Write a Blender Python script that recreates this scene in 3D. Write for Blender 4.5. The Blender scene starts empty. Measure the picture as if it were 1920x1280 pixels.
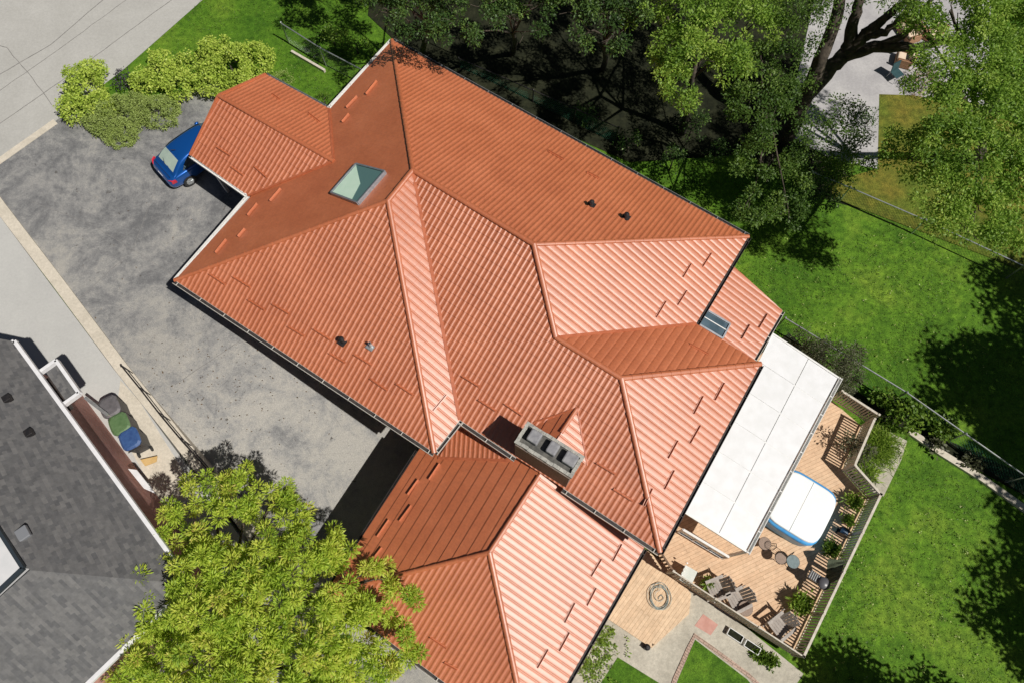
import bpy, bmesh, math, random
import numpy as np
from mathutils import Vector, Matrix
random.seed(7); rng = np.random.default_rng(11)
S = bpy.context.scene
C = S.collection
R = math.radians

# ------------------------------------------------------------------ camera, light, exposure
F, PITCH, H = 1350.0, 0.3535, 29.0
cam = bpy.data.objects.new('camera', bpy.data.cameras.new('camera')); C.objects.link(cam)
cam.location = (0, 0, H); cam.rotation_euler = (PITCH, 0, 0)
cam.data.sensor_width = 36; cam.data.lens = 36 * F / 1920; cam.data.clip_end = 3000
S.camera = cam
SUN_EL, SUN_AZ = 54.0, -33.0          # the light comes from this compass angle (maths convention)
w = bpy.data.worlds.new('World'); S.world = w; w.use_nodes = True
nt = w.node_tree; sky = nt.nodes.new('ShaderNodeTexSky'); sky.sky_type = 'NISHITA'; sky.sun_disc = False
sky.sun_elevation = R(SUN_EL); sky.sun_rotation = R(90 - SUN_AZ)
nt.links.new(sky.outputs[0], nt.nodes['Background'].inputs[0]); nt.nodes['Background'].inputs[1].default_value = 0.022
sl = bpy.data.lights.new('sun', 'SUN'); sl.energy = 4.45; sl.angle = R(0.53); sl.color = (1, .95, .88)
sun = bpy.data.objects.new('sun', sl); C.objects.link(sun)
d = Vector((math.cos(R(SUN_AZ)) * math.cos(R(SUN_EL)), math.sin(R(SUN_AZ)) * math.cos(R(SUN_EL)), math.sin(R(SUN_EL))))
sun.rotation_euler = d.to_track_quat('Z', 'Y').to_euler()
S.view_settings.view_transform = 'Standard'; S.view_settings.look = 'None'; S.view_settings.exposure = 0.0

# ------------------------------------------------------------------ survey helpers
CP, SP = math.cos(PITCH), math.sin(PITCH)
def ray(x, y):
    xn = (x - 960) / F; yn = (640 - y) / F
    return Vector((xn, SP + yn * CP, -CP + yn * SP))
def P(x, y, z=0.0):
    r = ray(x, y); k = (z - H) / r.z
    return Vector((r.x * k, r.y * k, z))
YAW = -.5835
U = Vector((math.cos(YAW), math.sin(YAW), 0)); V = Vector((math.sin(YAW), -math.cos(YAW), 0))
A0 = P(735, 76, 3)
def uv(x, y):
    dx, dy = x - A0.x, y - A0.y
    return dx * U.x + dy * U.y, dx * V.x + dy * V.y
def sst(t, a, b):
    t = np.clip((t - a) / (b - a), 0, 1); return t * t * (3 - 2 * t)
def T(x, y):
    u, v = uv(x, y)
    zd = -2.5 * sst(u, 0, 12); zd = zd + (-1.3 - zd) * sst(u, 17, 21)
    zy = -1.3 * sst(u, 0, 14)
    z = zy + (zd - zy) * sst(v, 7, 11.5)
    return z * (1 - sst(v - (15.6 + (u + 11.4) * .258), .1, .9))
def G(x, y, off=0.0):
    z = 0.0
    for _ in range(25):
        p = P(x, y, z + off); z = float(T(p.x, p.y))
    return P(x, y, z + off)
def fitplane(pts):
    c = sum(pts, Vector()) / len(pts); a = np.array([list(p - c) for p in pts])
    n = Vector(np.linalg.svd(a)[2][2]);
    if n.z < 0: n = -n
    return c, n
def onplane(x, y, pl):
    r = ray(x, y); o = Vector((0, 0, H)); k = (pl[0] - o).dot(pl[1]) / r.dot(pl[1]); return o + r * k

# ------------------------------------------------------------------ materials
MATS = {}
def newmat(name):
    m = bpy.data.materials.new(name); m.use_nodes = True; return m, m.node_tree, m.node_tree.nodes['Principled BSDF']
def mat(name, c1, c2=None, scale=3.0, rough=.7, metal=0.0, bump=0.0, bscale=30.0, detail=4, lo=.35, hi=.65, spec=.5, coat=0.0):
    if name in MATS: return MATS[name]
    m, t, b = newmat(name); MATS[name] = m
    b.inputs['Roughness'].default_value = rough; b.inputs['Metallic'].default_value = metal
    b.inputs['Specular IOR Level'].default_value = spec; b.inputs['Coat Weight'].default_value = coat
    b.inputs['Base Color'].default_value = (*c1, 1)
    tc = t.nodes.new('ShaderNodeTexCoord')
    if c2:
        n = t.nodes.new('ShaderNodeTexNoise'); n.inputs['Scale'].default_value = scale; n.inputs['Detail'].default_value = detail
        r = t.nodes.new('ShaderNodeValToRGB'); r.color_ramp.elements[0].position = lo; r.color_ramp.elements[1].position = hi
        r.color_ramp.elements[0].color = (*c1, 1); r.color_ramp.elements[1].color = (*c2, 1)
        t.links.new(tc.outputs['Object'], n.inputs[0]); t.links.new(n.outputs[0], r.inputs[0]); t.links.new(r.outputs[0], b.inputs['Base Color'])
    if bump:
        n = t.nodes.new('ShaderNodeTexNoise'); n.inputs['Scale'].default_value = bscale; n.inputs['Detail'].default_value = 6
        bp = t.nodes.new('ShaderNodeBump'); bp.inputs['Strength'].default_value = bump; bp.inputs['Distance'].default_value = .02
        t.links.new(tc.outputs['Object'], n.inputs[0]); t.links.new(n.outputs[0], bp.inputs['Height']); t.links.new(bp.outputs[0], b.inputs['Normal'])
    return m
def ramp(t, pts):
    r = t.nodes.new('ShaderNodeValToRGB'); e = r.color_ramp.elements
    while len(e) < len(pts): e.new(.5)
    for i, (p, c) in enumerate(pts): e[i].position = p; e[i].color = (*c, 1) if not isinstance(c, (int, float)) else (c, c, c, 1)
    return r
def noise(t, src, scale, detail=5, rough=.55, dist=0.0):
    n = t.nodes.new('ShaderNodeTexNoise'); n.inputs['Scale'].default_value = scale; n.inputs['Detail'].default_value = detail
    n.inputs['Roughness'].default_value = rough; n.inputs['Distortion'].default_value = dist
    t.links.new(src, n.inputs[0]); return n
def mixc(t, fac, a, b, mode='MIX'):
    m = t.nodes.new('ShaderNodeMix'); m.data_type = 'RGBA'; m.blend_type = mode
    if isinstance(fac, (int, float)): m.inputs[0].default_value = fac
    else: t.links.new(fac, m.inputs[0])
    for s, k in ((a, 6), (b, 7)):
        if isinstance(s, tuple): m.inputs[k].default_value = (*s, 1)
        else: t.links.new(s, m.inputs[k])
    return m.outputs[2]
def leafmat(name, pts, trans=.35):
    m = bpy.data.materials.new(name); m.use_nodes = True; t = m.node_tree; t.nodes.clear()
    o = t.nodes.new('ShaderNodeOutputMaterial'); a = t.nodes.new('ShaderNodeAttribute'); a.attribute_name = 'tint'
    r = ramp(t, pts); t.links.new(a.outputs['Fac'], r.inputs[0])
    d_ = t.nodes.new('ShaderNodeBsdfPrincipled'); d_.inputs['Roughness'].default_value = .5; d_.inputs['Specular IOR Level'].default_value = .35
    tr = t.nodes.new('ShaderNodeBsdfTranslucent'); mx = t.nodes.new('ShaderNodeMixShader'); mx.inputs[0].default_value = trans
    t.links.new(r.outputs[0], d_.inputs['Base Color']); t.links.new(r.outputs[0], tr.inputs[0])
    t.links.new(d_.outputs[0], mx.inputs[1]); t.links.new(tr.outputs[0], mx.inputs[2]); t.links.new(mx.outputs[0], o.inputs[0])
    return m

def m_roof():
    m, t, b = newmat('terracotta_metal_tile'); g = t.nodes.new('ShaderNodeNewGeometry')
    n1 = noise(t, g.outputs['Position'], .6, 8, .7); n2 = noise(t, g.outputs['Position'], 9, 7, .75); n3 = noise(t, g.outputs['Position'], 160, 2)
    a = ramp(t, [(.3, (.45, .122, .044)), (.5, (.515, .148, .056)), (.7, (.58, .178, .074))]); t.links.new(n1.outputs[0], a.inputs[0])
    c = ramp(t, [(.3, (.80, .80, .82)), (.7, (1.08, 1.08, 1.06))]); t.links.new(n2.outputs[0], c.inputs[0])
    t.links.new(mixc(t, 1.0, a.outputs[0], c.outputs[0], 'MULTIPLY'), b.inputs['Base Color'])
    b.inputs['Roughness'].default_value = .485; b.inputs['IOR'].default_value = 2.0; b.inputs['Specular IOR Level'].default_value = .52
    bp = t.nodes.new('ShaderNodeBump'); bp.inputs['Strength'].default_value = .22; bp.inputs['Distance'].default_value = .006
    t.links.new(n3.outputs[0], bp.inputs['Height']); t.links.new(bp.outputs[0], b.inputs['Normal'])
    return m
def m_grass(name, a_, b_, c_, dry=None):
    m, t, b = newmat(name); g = t.nodes.new('ShaderNodeNewGeometry'); p = g.outputs['Position']
    n1 = noise(t, p, .35, 4, .6); n2 = noise(t, p, 3.2, 6, .7); n3 = noise(t, p, 22, 5, .7)
    r1 = ramp(t, [(.35, a_), (.55, b_), (.72, c_)]); t.links.new(n1.outputs[0], r1.inputs[0])
    r2 = ramp(t, [(.3, (.42, .5, .42)), (.7, (1.5, 1.38, 1.3))]); t.links.new(n2.outputs[0], r2.inputs[0])
    r3 = ramp(t, [(.3, (.55, .55, .55)), (.7, (1.35, 1.35, 1.3))]); t.links.new(n3.outputs[0], r3.inputs[0])
    o = mixc(t, 1, mixc(t, 1, r1.outputs[0], r2.outputs[0], 'MULTIPLY'), r3.outputs[0], 'MULTIPLY')
    t.links.new(o, b.inputs['Base Color']); b.inputs['Roughness'].default_value = .8; b.inputs['Specular IOR Level'].default_value = .2
    bp = t.nodes.new('ShaderNodeBump'); bp.inputs['Strength'].default_value = .8; bp.inputs['Distance'].default_value = .05
    t.links.new(n3.outputs[0], bp.inputs['Height']); t.links.new(bp.outputs[0], b.inputs['Normal'])
    return m
def m_asphalt():
    m, t, b = newmat('worn_asphalt'); g = t.nodes.new('ShaderNodeNewGeometry'); p = g.outputs['Position']
    n1 = noise(t, p, .42, 12, .74, .5); n2 = noise(t, p, 2.6, 9, .8, .3); n3 = noise(t, p, 28, 5, .75); n4 = noise(t, p, 3.4, 4, .6, 1.0)
    s = t.nodes.new('ShaderNodeSeparateXYZ'); t.links.new(p, s.inputs[0])
    # the seal coat has worn off more and more towards the garage
    mr = t.nodes.new('ShaderNodeMapRange'); mr.inputs[1].default_value = 17.0; mr.inputs[2].default_value = 4.0; mr.inputs[3].default_value = -.05; mr.inputs[4].default_value = .13
    t.links.new(s.outputs[1], mr.inputs[0])
    ad = t.nodes.new('ShaderNodeMath'); t.links.new(n1.outputs[0], ad.inputs[0]); t.links.new(mr.outputs[0], ad.inputs[1])
    m1 = t.nodes.new('ShaderNodeMath'); m1.operation = 'MULTIPLY_ADD'; m1.inputs[1].default_value = .55; t.links.new(n2.outputs[0], m1.inputs[0]); t.links.new(ad.outputs[0], m1.inputs[2])
    r1 = ramp(t, [(.62, (.15, .152, .158)), (.72, (.225, .226, .228)), (.80, (.30, .297, .29)), (.91, (.385, .372, .345))]); t.links.new(m1.outputs[0], r1.inputs[0])
    r3 = ramp(t, [(.32, (.62, .62, .63)), (.68, (1.22, 1.22, 1.2))]); t.links.new(n3.outputs[0], r3.inputs[0])
    o = mixc(t, 1, r1.outputs[0], r3.outputs[0], 'MULTIPLY')
    r4 = ramp(t, [(.66, 0), (.72, 1)]); t.links.new(n4.outputs[0], r4.inputs[0])
    o = mixc(t, r4.outputs[0], o, (.11, .105, .10))
    vo = t.nodes.new('ShaderNodeTexVoronoi'); vo.feature = 'DISTANCE_TO_EDGE'; vo.inputs['Scale'].default_value = .33
    wp = mixc(t, .2, p, n2.outputs['Color'], 'ADD'); t.links.new(wp, vo.inputs[0])
    rv = ramp(t, [(.0, 1), (.008, 0)]); t.links.new(vo.outputs[0], rv.inputs[0])
    mf = t.nodes.new('ShaderNodeMath'); mf.operation = 'MULTIPLY'; mf.inputs[1].default_value = .15; t.links.new(rv.outputs[0], mf.inputs[0])
    o = mixc(t, mf.outputs[0], o, (.08, .08, .08))
    t.links.new(o, b.inputs['Base Color']); b.inputs['Roughness'].default_value = .9; b.inputs['Specular IOR Level'].default_value = .25
    return m
def m_concrete(name, c1, c2, st=.25, s=.5):
    m, t, b = newmat(name); g = t.nodes.new('ShaderNodeNewGeometry'); p = g.outputs['Position']
    n1 = noise(t, p, s, 7, .6, .4); n2 = noise(t, p, 9, 6, .7); n3 = noise(t, p, 60, 3, .6)
    r1 = ramp(t, [(.35, c1), (.65, c2)]); t.links.new(n1.outputs[0], r1.inputs[0])
    r2 = ramp(t, [(.3, (1 - st,) * 3), (.7, (1 + st * .4,) * 3)]); t.links.new(n2.outputs[0], r2.inputs[0])
    r3 = ramp(t, [(.3, (.85,) * 3), (.7, (1.1,) * 3)]); t.links.new(n3.outputs[0], r3.inputs[0])
    t.links.new(mixc(t, 1, mixc(t, 1, r1.outputs[0], r2.outputs[0], 'MULTIPLY'), r3.outputs[0], 'MULTIPLY'), b.inputs['Base Color'])
    b.inputs['Roughness'].default_value = .9; b.inputs['Specular IOR Level'].default_value = .2
    return m
def m_brick(name, c1, c2, mortar, bw, bh, ang=0.0, vert=True, off=.5, msize=.008, vary=True, rough=.85, use=None):
    """brick or shingle or board courses, laid in a frame turned by ang about Z; vert: courses rise along Z"""
    m, t, b = newmat(name); g = t.nodes.new('ShaderNodeNewGeometry'); mp = t.nodes.new('ShaderNodeMapping'); mp.vector_type = 'POINT'
    mp.inputs['Rotation'].default_value = (0, 0, -ang); t.links.new(g.outputs['Position'], mp.inputs[0])
    v = mp.outputs[0]
    if vert:
        s = t.nodes.new('ShaderNodeSeparateXYZ'); cb = t.nodes.new('ShaderNodeCombineXYZ'); ad = t.nodes.new('ShaderNodeMath')
        t.links.new(v, s.inputs[0]); t.links.new(s.outputs[0], ad.inputs[0]); t.links.new(s.outputs[1], ad.inputs[1])
        t.links.new(ad.outputs[0], cb.inputs[0]); t.links.new(s.outputs[2], cb.inputs[1]); v = cb.outputs[0]
    br = t.nodes.new('ShaderNodeTexBrick'); br.inputs['Scale'].default_value = 1; br.offset = off
    br.inputs['Brick Width'].default_value = bw; br.inputs['Row Height'].default_value = bh; br.inputs['Mortar Size'].default_value = msize
    br.inputs['Color1'].default_value = (*c1, 1); br.inputs['Color2'].default_value = (*c2, 1); br.inputs['Mortar'].default_value = (*mortar, 1)
    t.links.new(v, br.inputs[0])
    n = noise(t, g.outputs['Position'], 6, 6, .7); r = ramp(t, [(.3, (.8,) * 3), (.7, (1.15,) * 3)]); t.links.new(n.outputs[0], r.inputs[0])
    t.links.new(mixc(t, 1, br.outputs[0], r.outputs[0], 'MULTIPLY'), b.inputs['Base Color']); b.inputs['Roughness'].default_value = rough
    b.inputs['Specular IOR Level'].default_value = .25
    return m
ROOF = m_roof()
GRASS = m_grass('lawn_grass', (.058, .15, .011), (.098, .215, .017), (.165, .275, .03))
ASPH = m_asphalt()
CONC = m_concrete('street_concrete', (.43, .425, .40), (.48, .475, .45), .12)
CONC2 = m_concrete('drive_concrete', (.47, .47, .455), (.52, .52, .50), .08)
KERB = m_concrete('kerb_concrete', (.58, .53, .44), (.68, .62, .52), .18, 1.5)
PATIO = m_concrete('patio_concrete', (.42, .39, .32), (.58, .54, .45), .25, .8)
GREYP = m_concrete('far_patio_concrete', (.40, .39, .40), (.50, .49, .49), .15, .8)
SOIL_SHADE = m_concrete('soil_and_tree_shade', (.012, .015, .007), (.03, .033, .016), .5, 2)  # near-black: shade under the trees is put into the soil colour
BRICK = m_brick('red_brick', (.30, .11, .075), (.38, .15, .10), (.35, .31, .28), .22, .075)
BRICK2 = m_brick('pale_brick', (.50, .20, .16), (.56, .26, .21), (.42, .38, .34), .22, .075, R(-54))
CHIMB = m_brick('chimney_brick', (.17, .135, .115), (.25, .20, .175), (.27, .25, .23), .22, .075, YAW)
DECK = m_brick('deck_boards', (.66, .45, .29), (.72, .51, .34), (.40, .24, .14), 3.6, .14, R(24), False, .37, .006)
DECK2 = m_brick('lower_deck_boards', (.68, .49, .32), (.74, .55, .37), (.42, .27, .16), 3.2, .14, R(50), False, .41, .006)
PAVER = m_brick('edging_brick', (.42, .30, .24), (.5, .36, .29), (.2, .15, .11), .2, .1, YAW, False, .5, .01)
WHITE = mat('white_paint', (.80, .80, .78), (.72, .72, .70), 4, .45)
WHITE2 = mat('canopy_white', (.80, .81, .83), (.74, .75, .76), 2.5, .35)
GUTTER = mat('cream_gutter', (.62, .60, .55), (.50, .48, .44), 5, .4)
DARKG = mat('dark_gutter', (.035, .03, .03), (.06, .05, .045), 5, .4)
SOFF = mat('soffit_brown', (.06, .045, .04), (.09, .07, .06), 4, .7)
WOODR = mat('weathered_rail_wood', (.64, .60, .52), (.52, .46, .38), 8, .8, 0, .3, 60)
WOODD = mat('dark_stained_wood', (.13, .08, .05), (.20, .12, .075), 8, .75, 0, .3, 60)
WOODG = mat('grey_chair_wood', (.34, .30, .27), (.44, .40, .36), 8, .7, 0, .2, 60)
IRON = mat('black_iron', (.02, .02, .022), (.04, .035, .035), 8, .45, .3)
GALV = mat('galvanised_steel', (.42, .44, .45), (.55, .57, .58), 8, .4, .7)
GREENM = mat('green_vinyl_mesh', (.03, .15, .09), (.05, .20, .12), 5, .5)
BARK = mat('tree_bark', (.045, .035, .027), (.10, .08, .062), 5, .95, 0, .9, 14)
BARKL = mat('pale_tree_bark', (.10, .085, .07), (.17, .15, .125), 5, .95, 0, .9, 14)
GLASS = mat('skylight_glass', (.42, .62, .52), (.5, .68, .58), 2, .12, 0, 0, 30, 3, .3, .7, .8)
GLASSD = mat('dark_glass', (.05, .08, .10), (.10, .15, .19), 2, .06, 0, 0, 30, 3, .3, .7, .9)
FRAME = mat('skylight_frame', (.28, .30, .33), (.36, .38, .42), 6, .35, .5)
BLACK = mat('black_rubber', (.015, .015, .016), (.03, .03, .03), 6, .7)
CAPC = m_concrete('chimney_cap_concrete', (.34, .335, .31), (.52, .51, .46), .4, 4)
FLUE = mat('flue_clay_grey', (.20, .20, .22), (.30, .30, .31), 6, .8, 0, .4, 20)
CHARC = m_concrete('dark_cap_mortar', (.09, .09, .085), (.17, .165, .15), .3, 4)  # darker concrete for the bed inside the cap rim

# ------------------------------------------------------------------ mesh helpers
class MB:
    def __init__(s): s.v = []; s.f = []
    def add(s, vs, fs):
        o = len(s.v); s.v += [tuple(v) for v in vs]; s.f += [tuple(i + o for i in f) for f in fs]; return s
    def prism(s, pts, z0, z1):
        n = len(pts); lo = [(p[0], p[1], z0) for p in pts]; hi = [(p[0], p[1], z1) for p in pts]
        a = sum(pts[i][0] * pts[(i + 1) % n][1] - pts[(i + 1) % n][0] * pts[i][1] for i in range(n))
        fs = [tuple(range(n, 2 * n)), tuple(reversed(range(n)))] + [(i, (i + 1) % n, n + (i + 1) % n, n + i) for i in range(n)]
        if a < 0: fs = [tuple(reversed(f)) for f in fs]
        return s.add(lo + hi, fs)
    def slab(s, pts, th):
        n = len(pts); lo = [Vector(p) - Vector((0, 0, th)) for p in pts]
        fs = [tuple(range(n)), tuple(reversed(range(n, 2 * n)))] + [(i, n + i, n + (i + 1) % n, (i + 1) % n) for i in range(n)]
        return s.add([Vector(p) for p in pts] + lo, fs)
    def box(s, c, sx, sy, sz, ang=0.0, tilt=None):
        m = Matrix.Rotation(ang, 3, 'Z')
        if tilt: m = m @ tilt
        c = Vector(c); vs = [c + m @ Vector((x * sx / 2, y * sy / 2, z * sz / 2)) for x in (-1, 1) for y in (-1, 1) for z in (-1, 1)]
        return s.add(vs, [(0, 1, 3, 2), (4, 6, 7, 5), (0, 4, 5, 1), (2, 3, 7, 6), (0, 2, 6, 4), (1, 5, 7, 3)])
    def bar(s, a, b, w_, h_, up=(0, 0, 1)):
        a, b = Vector(a), Vector(b); x = (b - a).normalized(); up = Vector(up)
        if abs(x.dot(up)) > .98: up = Vector((1, 0, 0))
        y = up.cross(x).normalized(); z = x.cross(y); vs = []
        for p in (a, b):
            for sy, sz in ((-1, -1), (1, -1), (1, 1), (-1, 1)): vs.append(p + y * sy * w_ / 2 + z * sz * h_ / 2)
        return s.add(vs, [(0, 3, 2, 1), (4, 5, 6, 7), (0, 1, 5, 4), (1, 2, 6, 5), (2, 3, 7, 6), (3, 0, 4, 7)])
    def tube(s, pts, rs, n=8, cap=True):
        pts = [Vector(p) for p in pts]
        if isinstance(rs, (int, float)): rs = [rs] * len(pts)
        o = len(s.v); ref = Vector((.3, .2, .9))
        for i, p in enumerate(pts):
            dd = (pts[min(i + 1, len(pts) - 1)] - pts[max(i - 1, 0)]).normalized()
            x = dd.cross(ref)
            if x.length < .05: x = dd.cross(Vector((1, 0, 0)))
            x.normalize(); y = dd.cross(x)
            for k in range(n):
                t = 2 * math.pi * k / n; s.v.append(tuple(p + (x * math.cos(t) + y * math.sin(t)) * rs[i]))
        for i in range(len(pts) - 1):
            for k in range(n):
                a = o + i * n + k; b = o + i * n + (k + 1) % n; s.f.append((a, a + n, b + n, b))
        if cap: s.f.append(tuple(o + k for k in range(n))); s.f.append(tuple(o + (len(pts) - 1) * n + k for k in reversed(range(n))))
        return s
    def lathe(s, c, prof, n=20, sx=1.0, sy=1.0, ang=0.0):
        c = Vector(c); o = len(s.v); m = Matrix.Rotation(ang, 3, 'Z')
        for r_, z in prof:
            for k in range(n):
                t = 2 * math.pi * k / n; s.v.append(tuple(c + m @ Vector((r_ * math.cos(t) * sx, r_ * math.sin(t) * sy, z))))
        for i in range(len(prof) - 1):
            for k in range(n):
                a = o + i * n + k; b = o + i * n + (k + 1) % n; s.f.append((a, b, b + n, a + n))
        s.f.append(tuple(o + k for k in reversed(range(n)))); s.f.append(tuple(o + (len(prof) - 1) * n + k for k in range(n)))
        return s
    def build(s, name, m, parent=None, smooth=False, bevel=0.0):
        me = bpy.data.meshes.new(name); me.from_pydata(s.v, [], s.f); me.update()
        o = bpy.data.objects.new(name, me); C.objects.link(o); me.materials.append(m)
        if smooth: me.polygons.foreach_set('use_smooth', [True] * len(me.polygons))
        if bevel:
            b = o.modifiers.new('bevel', 'BEVEL'); b.width = bevel; b.segments = 2; b.limit_method = 'ANGLE'
        if parent:
            o.parent = parent; o.matrix_parent_inverse = Matrix.Translation(-parent.location)
            # keep child mesh in world coordinates under its Empty
        return o
def tag(o, label=None, cat=None, group=None, kind=None):
    if label: o['label'] = label
    if cat: o['category'] = cat
    if group: o['group'] = group
    if kind: o['kind'] = kind
    return o
def thing(name, label, cat, loc=(0, 0, 0), group=None):
    o = bpy.data.objects.new(name, None); C.objects.link(o); o.location = loc; o.empty_display_size = .2
    return tag(o, label, cat, group)
def copy_tree(o, parent=None):
    c = o.copy(); C.objects.link(c)
    if parent: c.parent = parent
    for ch in [x for x in o.children]: copy_tree(ch, c)
    return c
def local_build(mb, name, m, parent, **k):
    """mesh written in the thing's own frame"""
    o = mb.build(name, m, None, **k); o.parent = parent; return o

# ------------------------------------------------------------------ terrain and paving
def axis(lo, hi, step, far):
    a = list(np.arange(lo, hi + 1e-6, step)); g = [2, 5, 10, 20, 40, 80, 160, 320]
    return np.array([lo - x for x in reversed(g)] + a + [hi + x for x in g])
xs = axis(-32, 36, .5, 400); ys = axis(-14, 62, .5, 400)
X, Y = np.meshgrid(xs, ys, indexing='ij'); Z = T(X, Y)
vs = np.stack([X, Y, Z], -1).reshape(-1, 3); ny = len(ys)
fs = [(i * ny + j, (i + 1) * ny + j, (i + 1) * ny + j + 1, i * ny + j + 1) for i in range(len(xs) - 1) for j in range(ny - 1)]
me = bpy.data.meshes.new('lawn'); me.from_pydata(vs.tolist(), [], fs); me.materials.append(GRASS)
lawn = bpy.data.objects.new('lawn', me); C.objects.link(lawn); tag(lawn, kind='structure')

def sheet(name, pts, m, off, z=None, step=1.0):
    """paving laid on the terrain (or flat at z)"""
    bm = bmesh.new(); bm.faces.new([bm.verts.new((p.x, p.y, 0)) for p in pts])
    xs_ = [p.x for p in pts]; ys_ = [p.y for p in pts]
    if z is None:
        for ax, lo, hi in ((0, min(xs_), max(xs_)), (1, min(ys_), max(ys_))):
            k = math.ceil(lo / step) * step
            while k < hi:
                no = (1, 0, 0) if ax == 0 else (0, 1, 0); co = (k, 0, 0) if ax == 0 else (0, k, 0)
                bmesh.ops.bisect_plane(bm, geom=bm.verts[:] + bm.edges[:] + bm.faces[:], plane_co=co, plane_no=no); k += step
    bmesh.ops.triangulate(bm, faces=bm.faces[:])
    for v in bm.verts: v.co.z = (float(T(v.co.x, v.co.y)) if z is None else z) + off
    bmesh.ops.recalc_face_normals(bm, faces=bm.faces[:])
    if bm.faces and sum(f.normal.z for f in bm.faces) < 0: bmesh.ops.reverse_faces(bm, faces=bm.faces[:])
    me_ = bpy.data.meshes.new(name); bm.to_mesh(me_); bm.free(); me_.materials.append(m)
    o = bpy.data.objects.new(name, me_); C.objects.link(o); return tag(o, kind='structure')
def GP(l): return [G(x, y) for x, y in l]
sheet('driveway', GP([(-40, 320), (108, 222), (200, 205), (345, 178), (420, 150), (560, 230), (700, 600), (900, 800), (950, 1050), (1010, 1340), (560, 1400), (300, 1330), (420, 930), (372, 868), (238, 683), (0, 383), (-60, 300)]), ASPH, .03)
RE = [(-60, 342), (0, 302), (105, 228), (232, 132), (384, -2), (520, -130)]
_q = GP(RE[1:5]); _d = (_q[-1] - _q[0]).normalized(); _n = Vector((-_d.y, _d.x, 0)) * 11
sheet('street', [_q[0] - _d * 70] + _q + [_q[-1] + _d * 90, _q[-1] + _d * 90 + _n, _q[0] - _d * 70 + _n], CONC, .035, step=4.0)
# kerb edge along the street
kb = MB()
def strip(pts, w_, h_, m, name, flat=False, z=None):
    mb = MB(); q = []
    for i, p in enumerate(pts):
        a = pts[max(i - 1, 0)]; b = pts[min(i + 1, len(pts) - 1)]; t = (b - a); t.z = 0; t.normalize(); n = Vector((-t.y, t.x, 0)) * w_ / 2
        q.append((p - n, p + n))
    for i in range(len(q) - 1):
        a, b = q[i]; c, dd = q[i + 1]; mb.slab([b, a, c, dd], h_)
    return mb.build(name, m)
def along(pts, off, n=8):
    o = []
    for i in range(len(pts) - 1):
        a, b = G(*pts[i]), G(*pts[i + 1])
        for k in range(n):
            p = a.lerp(b, k / n); o.append(Vector((p.x, p.y, float(T(p.x, p.y)) + off)))
    p = G(*pts[-1]); o.append(Vector((p.x, p.y, float(T(p.x, p.y)) + off))); return o
tag(strip(along([(-60, 345), (0, 303), (105, 229)], .055), .35, .3, KERB, 'street_apron_kerb'), kind='structure')
JM = mat('dark_line_grey', (.17, .165, .16), (.26, .25, .24), 6, .8)
def surface_line(pts, w_, off, nm='street_line'):
    q = []
    for i in range(len(pts) - 1):
        a, b = G(*pts[i]), G(*pts[i + 1]); n = max(3, int((b - a).length / .5))
        for k in range(n): q.append(a.lerp(b, k / n) + Vector((random.uniform(-.02, .02), random.uniform(-.02, .02), 0)))
    q.append(G(*pts[-1]))
    for p in q: p.z = float(T(p.x, p.y)) + off
    return tag(strip(q, w_, .01, JM, nm), kind='structure')
JM2 = JM
for pts in ([(150, 560), (250, 470), (300, 330), (380, 280)], [(330, 720), (450, 640), (560, 690), (640, 800)], [(60, 380), (170, 420), (330, 520)]): surface_line(pts, .018, .036, 'asphalt_crack')
surface_line([(-20, 153), (95, 86), (205, -8)], .035, .047); surface_line([(-20, 186), (110, 95), (250, -8)], .022, .047)  # thin dark strips laid on the street surface
surface_line([(-20, 248), (130, 143), (335, -8)], .03, .047); surface_line([(-5, 86), (14, 91), (33, 115), (62, 148), (98, 198)], .03, .051)

# neighbour's concrete drive, one step above the sunk asphalt, held by a pale retaining kerb
ND = [P(x, y, .1) for x, y in ((-220, 330), (-20, 380), (212, 690), (268, 760), (520, 1100), (620, 1500), (200, 1500), (-400, 1000), (-500, 500))]
mb = MB(); mb.prism(ND, -3.2, .1); tag(mb.build('neighbour_driveway', CONC2), kind='structure')
KL = [(-60, 305), (0, 388), (110, 532), (228, 690), (310, 792), (395, 900), (520, 1060), (600, 1180)]
tag(strip([P(x, y, .13) for x, y in KL], .5, 3.2, KERB, 'retaining_kerb'), kind='structure')
sheet('bin_pad', [P(x, y, .1) for x, y in ((226, 712), (262, 752), (330, 860), (372, 935), (300, 940), (215, 790))], KERB, .004, .1)
# near-black soil sheet, tree shade painted into its colour, along the far fence
sheet('soil_and_tree_shade', GP([(700, -60), (690, 30), (745, 82), (900, 165), (1060, 250), (1180, 305), (1260, 300), (1400, 290), (1560, 378), (1640, 400), (1560, 290), (1470, 245), (1500, 110), (1540, -60), (1500, -200), (700, -200)]), SOIL_SHADE, .03)
sheet('far_patio', GP([(1540, -60), (1860, -60), (1850, 200), (1712, 180), (1648, 178), (1645, 318), (1560, 300), (1470, 250), (1500, 120)]), GREYP, .035)
DRY = m_grass('dry_side_lawn', (.20, .17, .03), (.14, .17, .025), (.10, .17, .02))
sheet('side_lawn', GP([(1648, 178), (1712, 180), (1900, 230), (2100, 420), (2050, 620), (1920, 510), (1840, 478), (1560, 372), (1560, 340), (1645, 318)]), DRY, .04)
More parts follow.
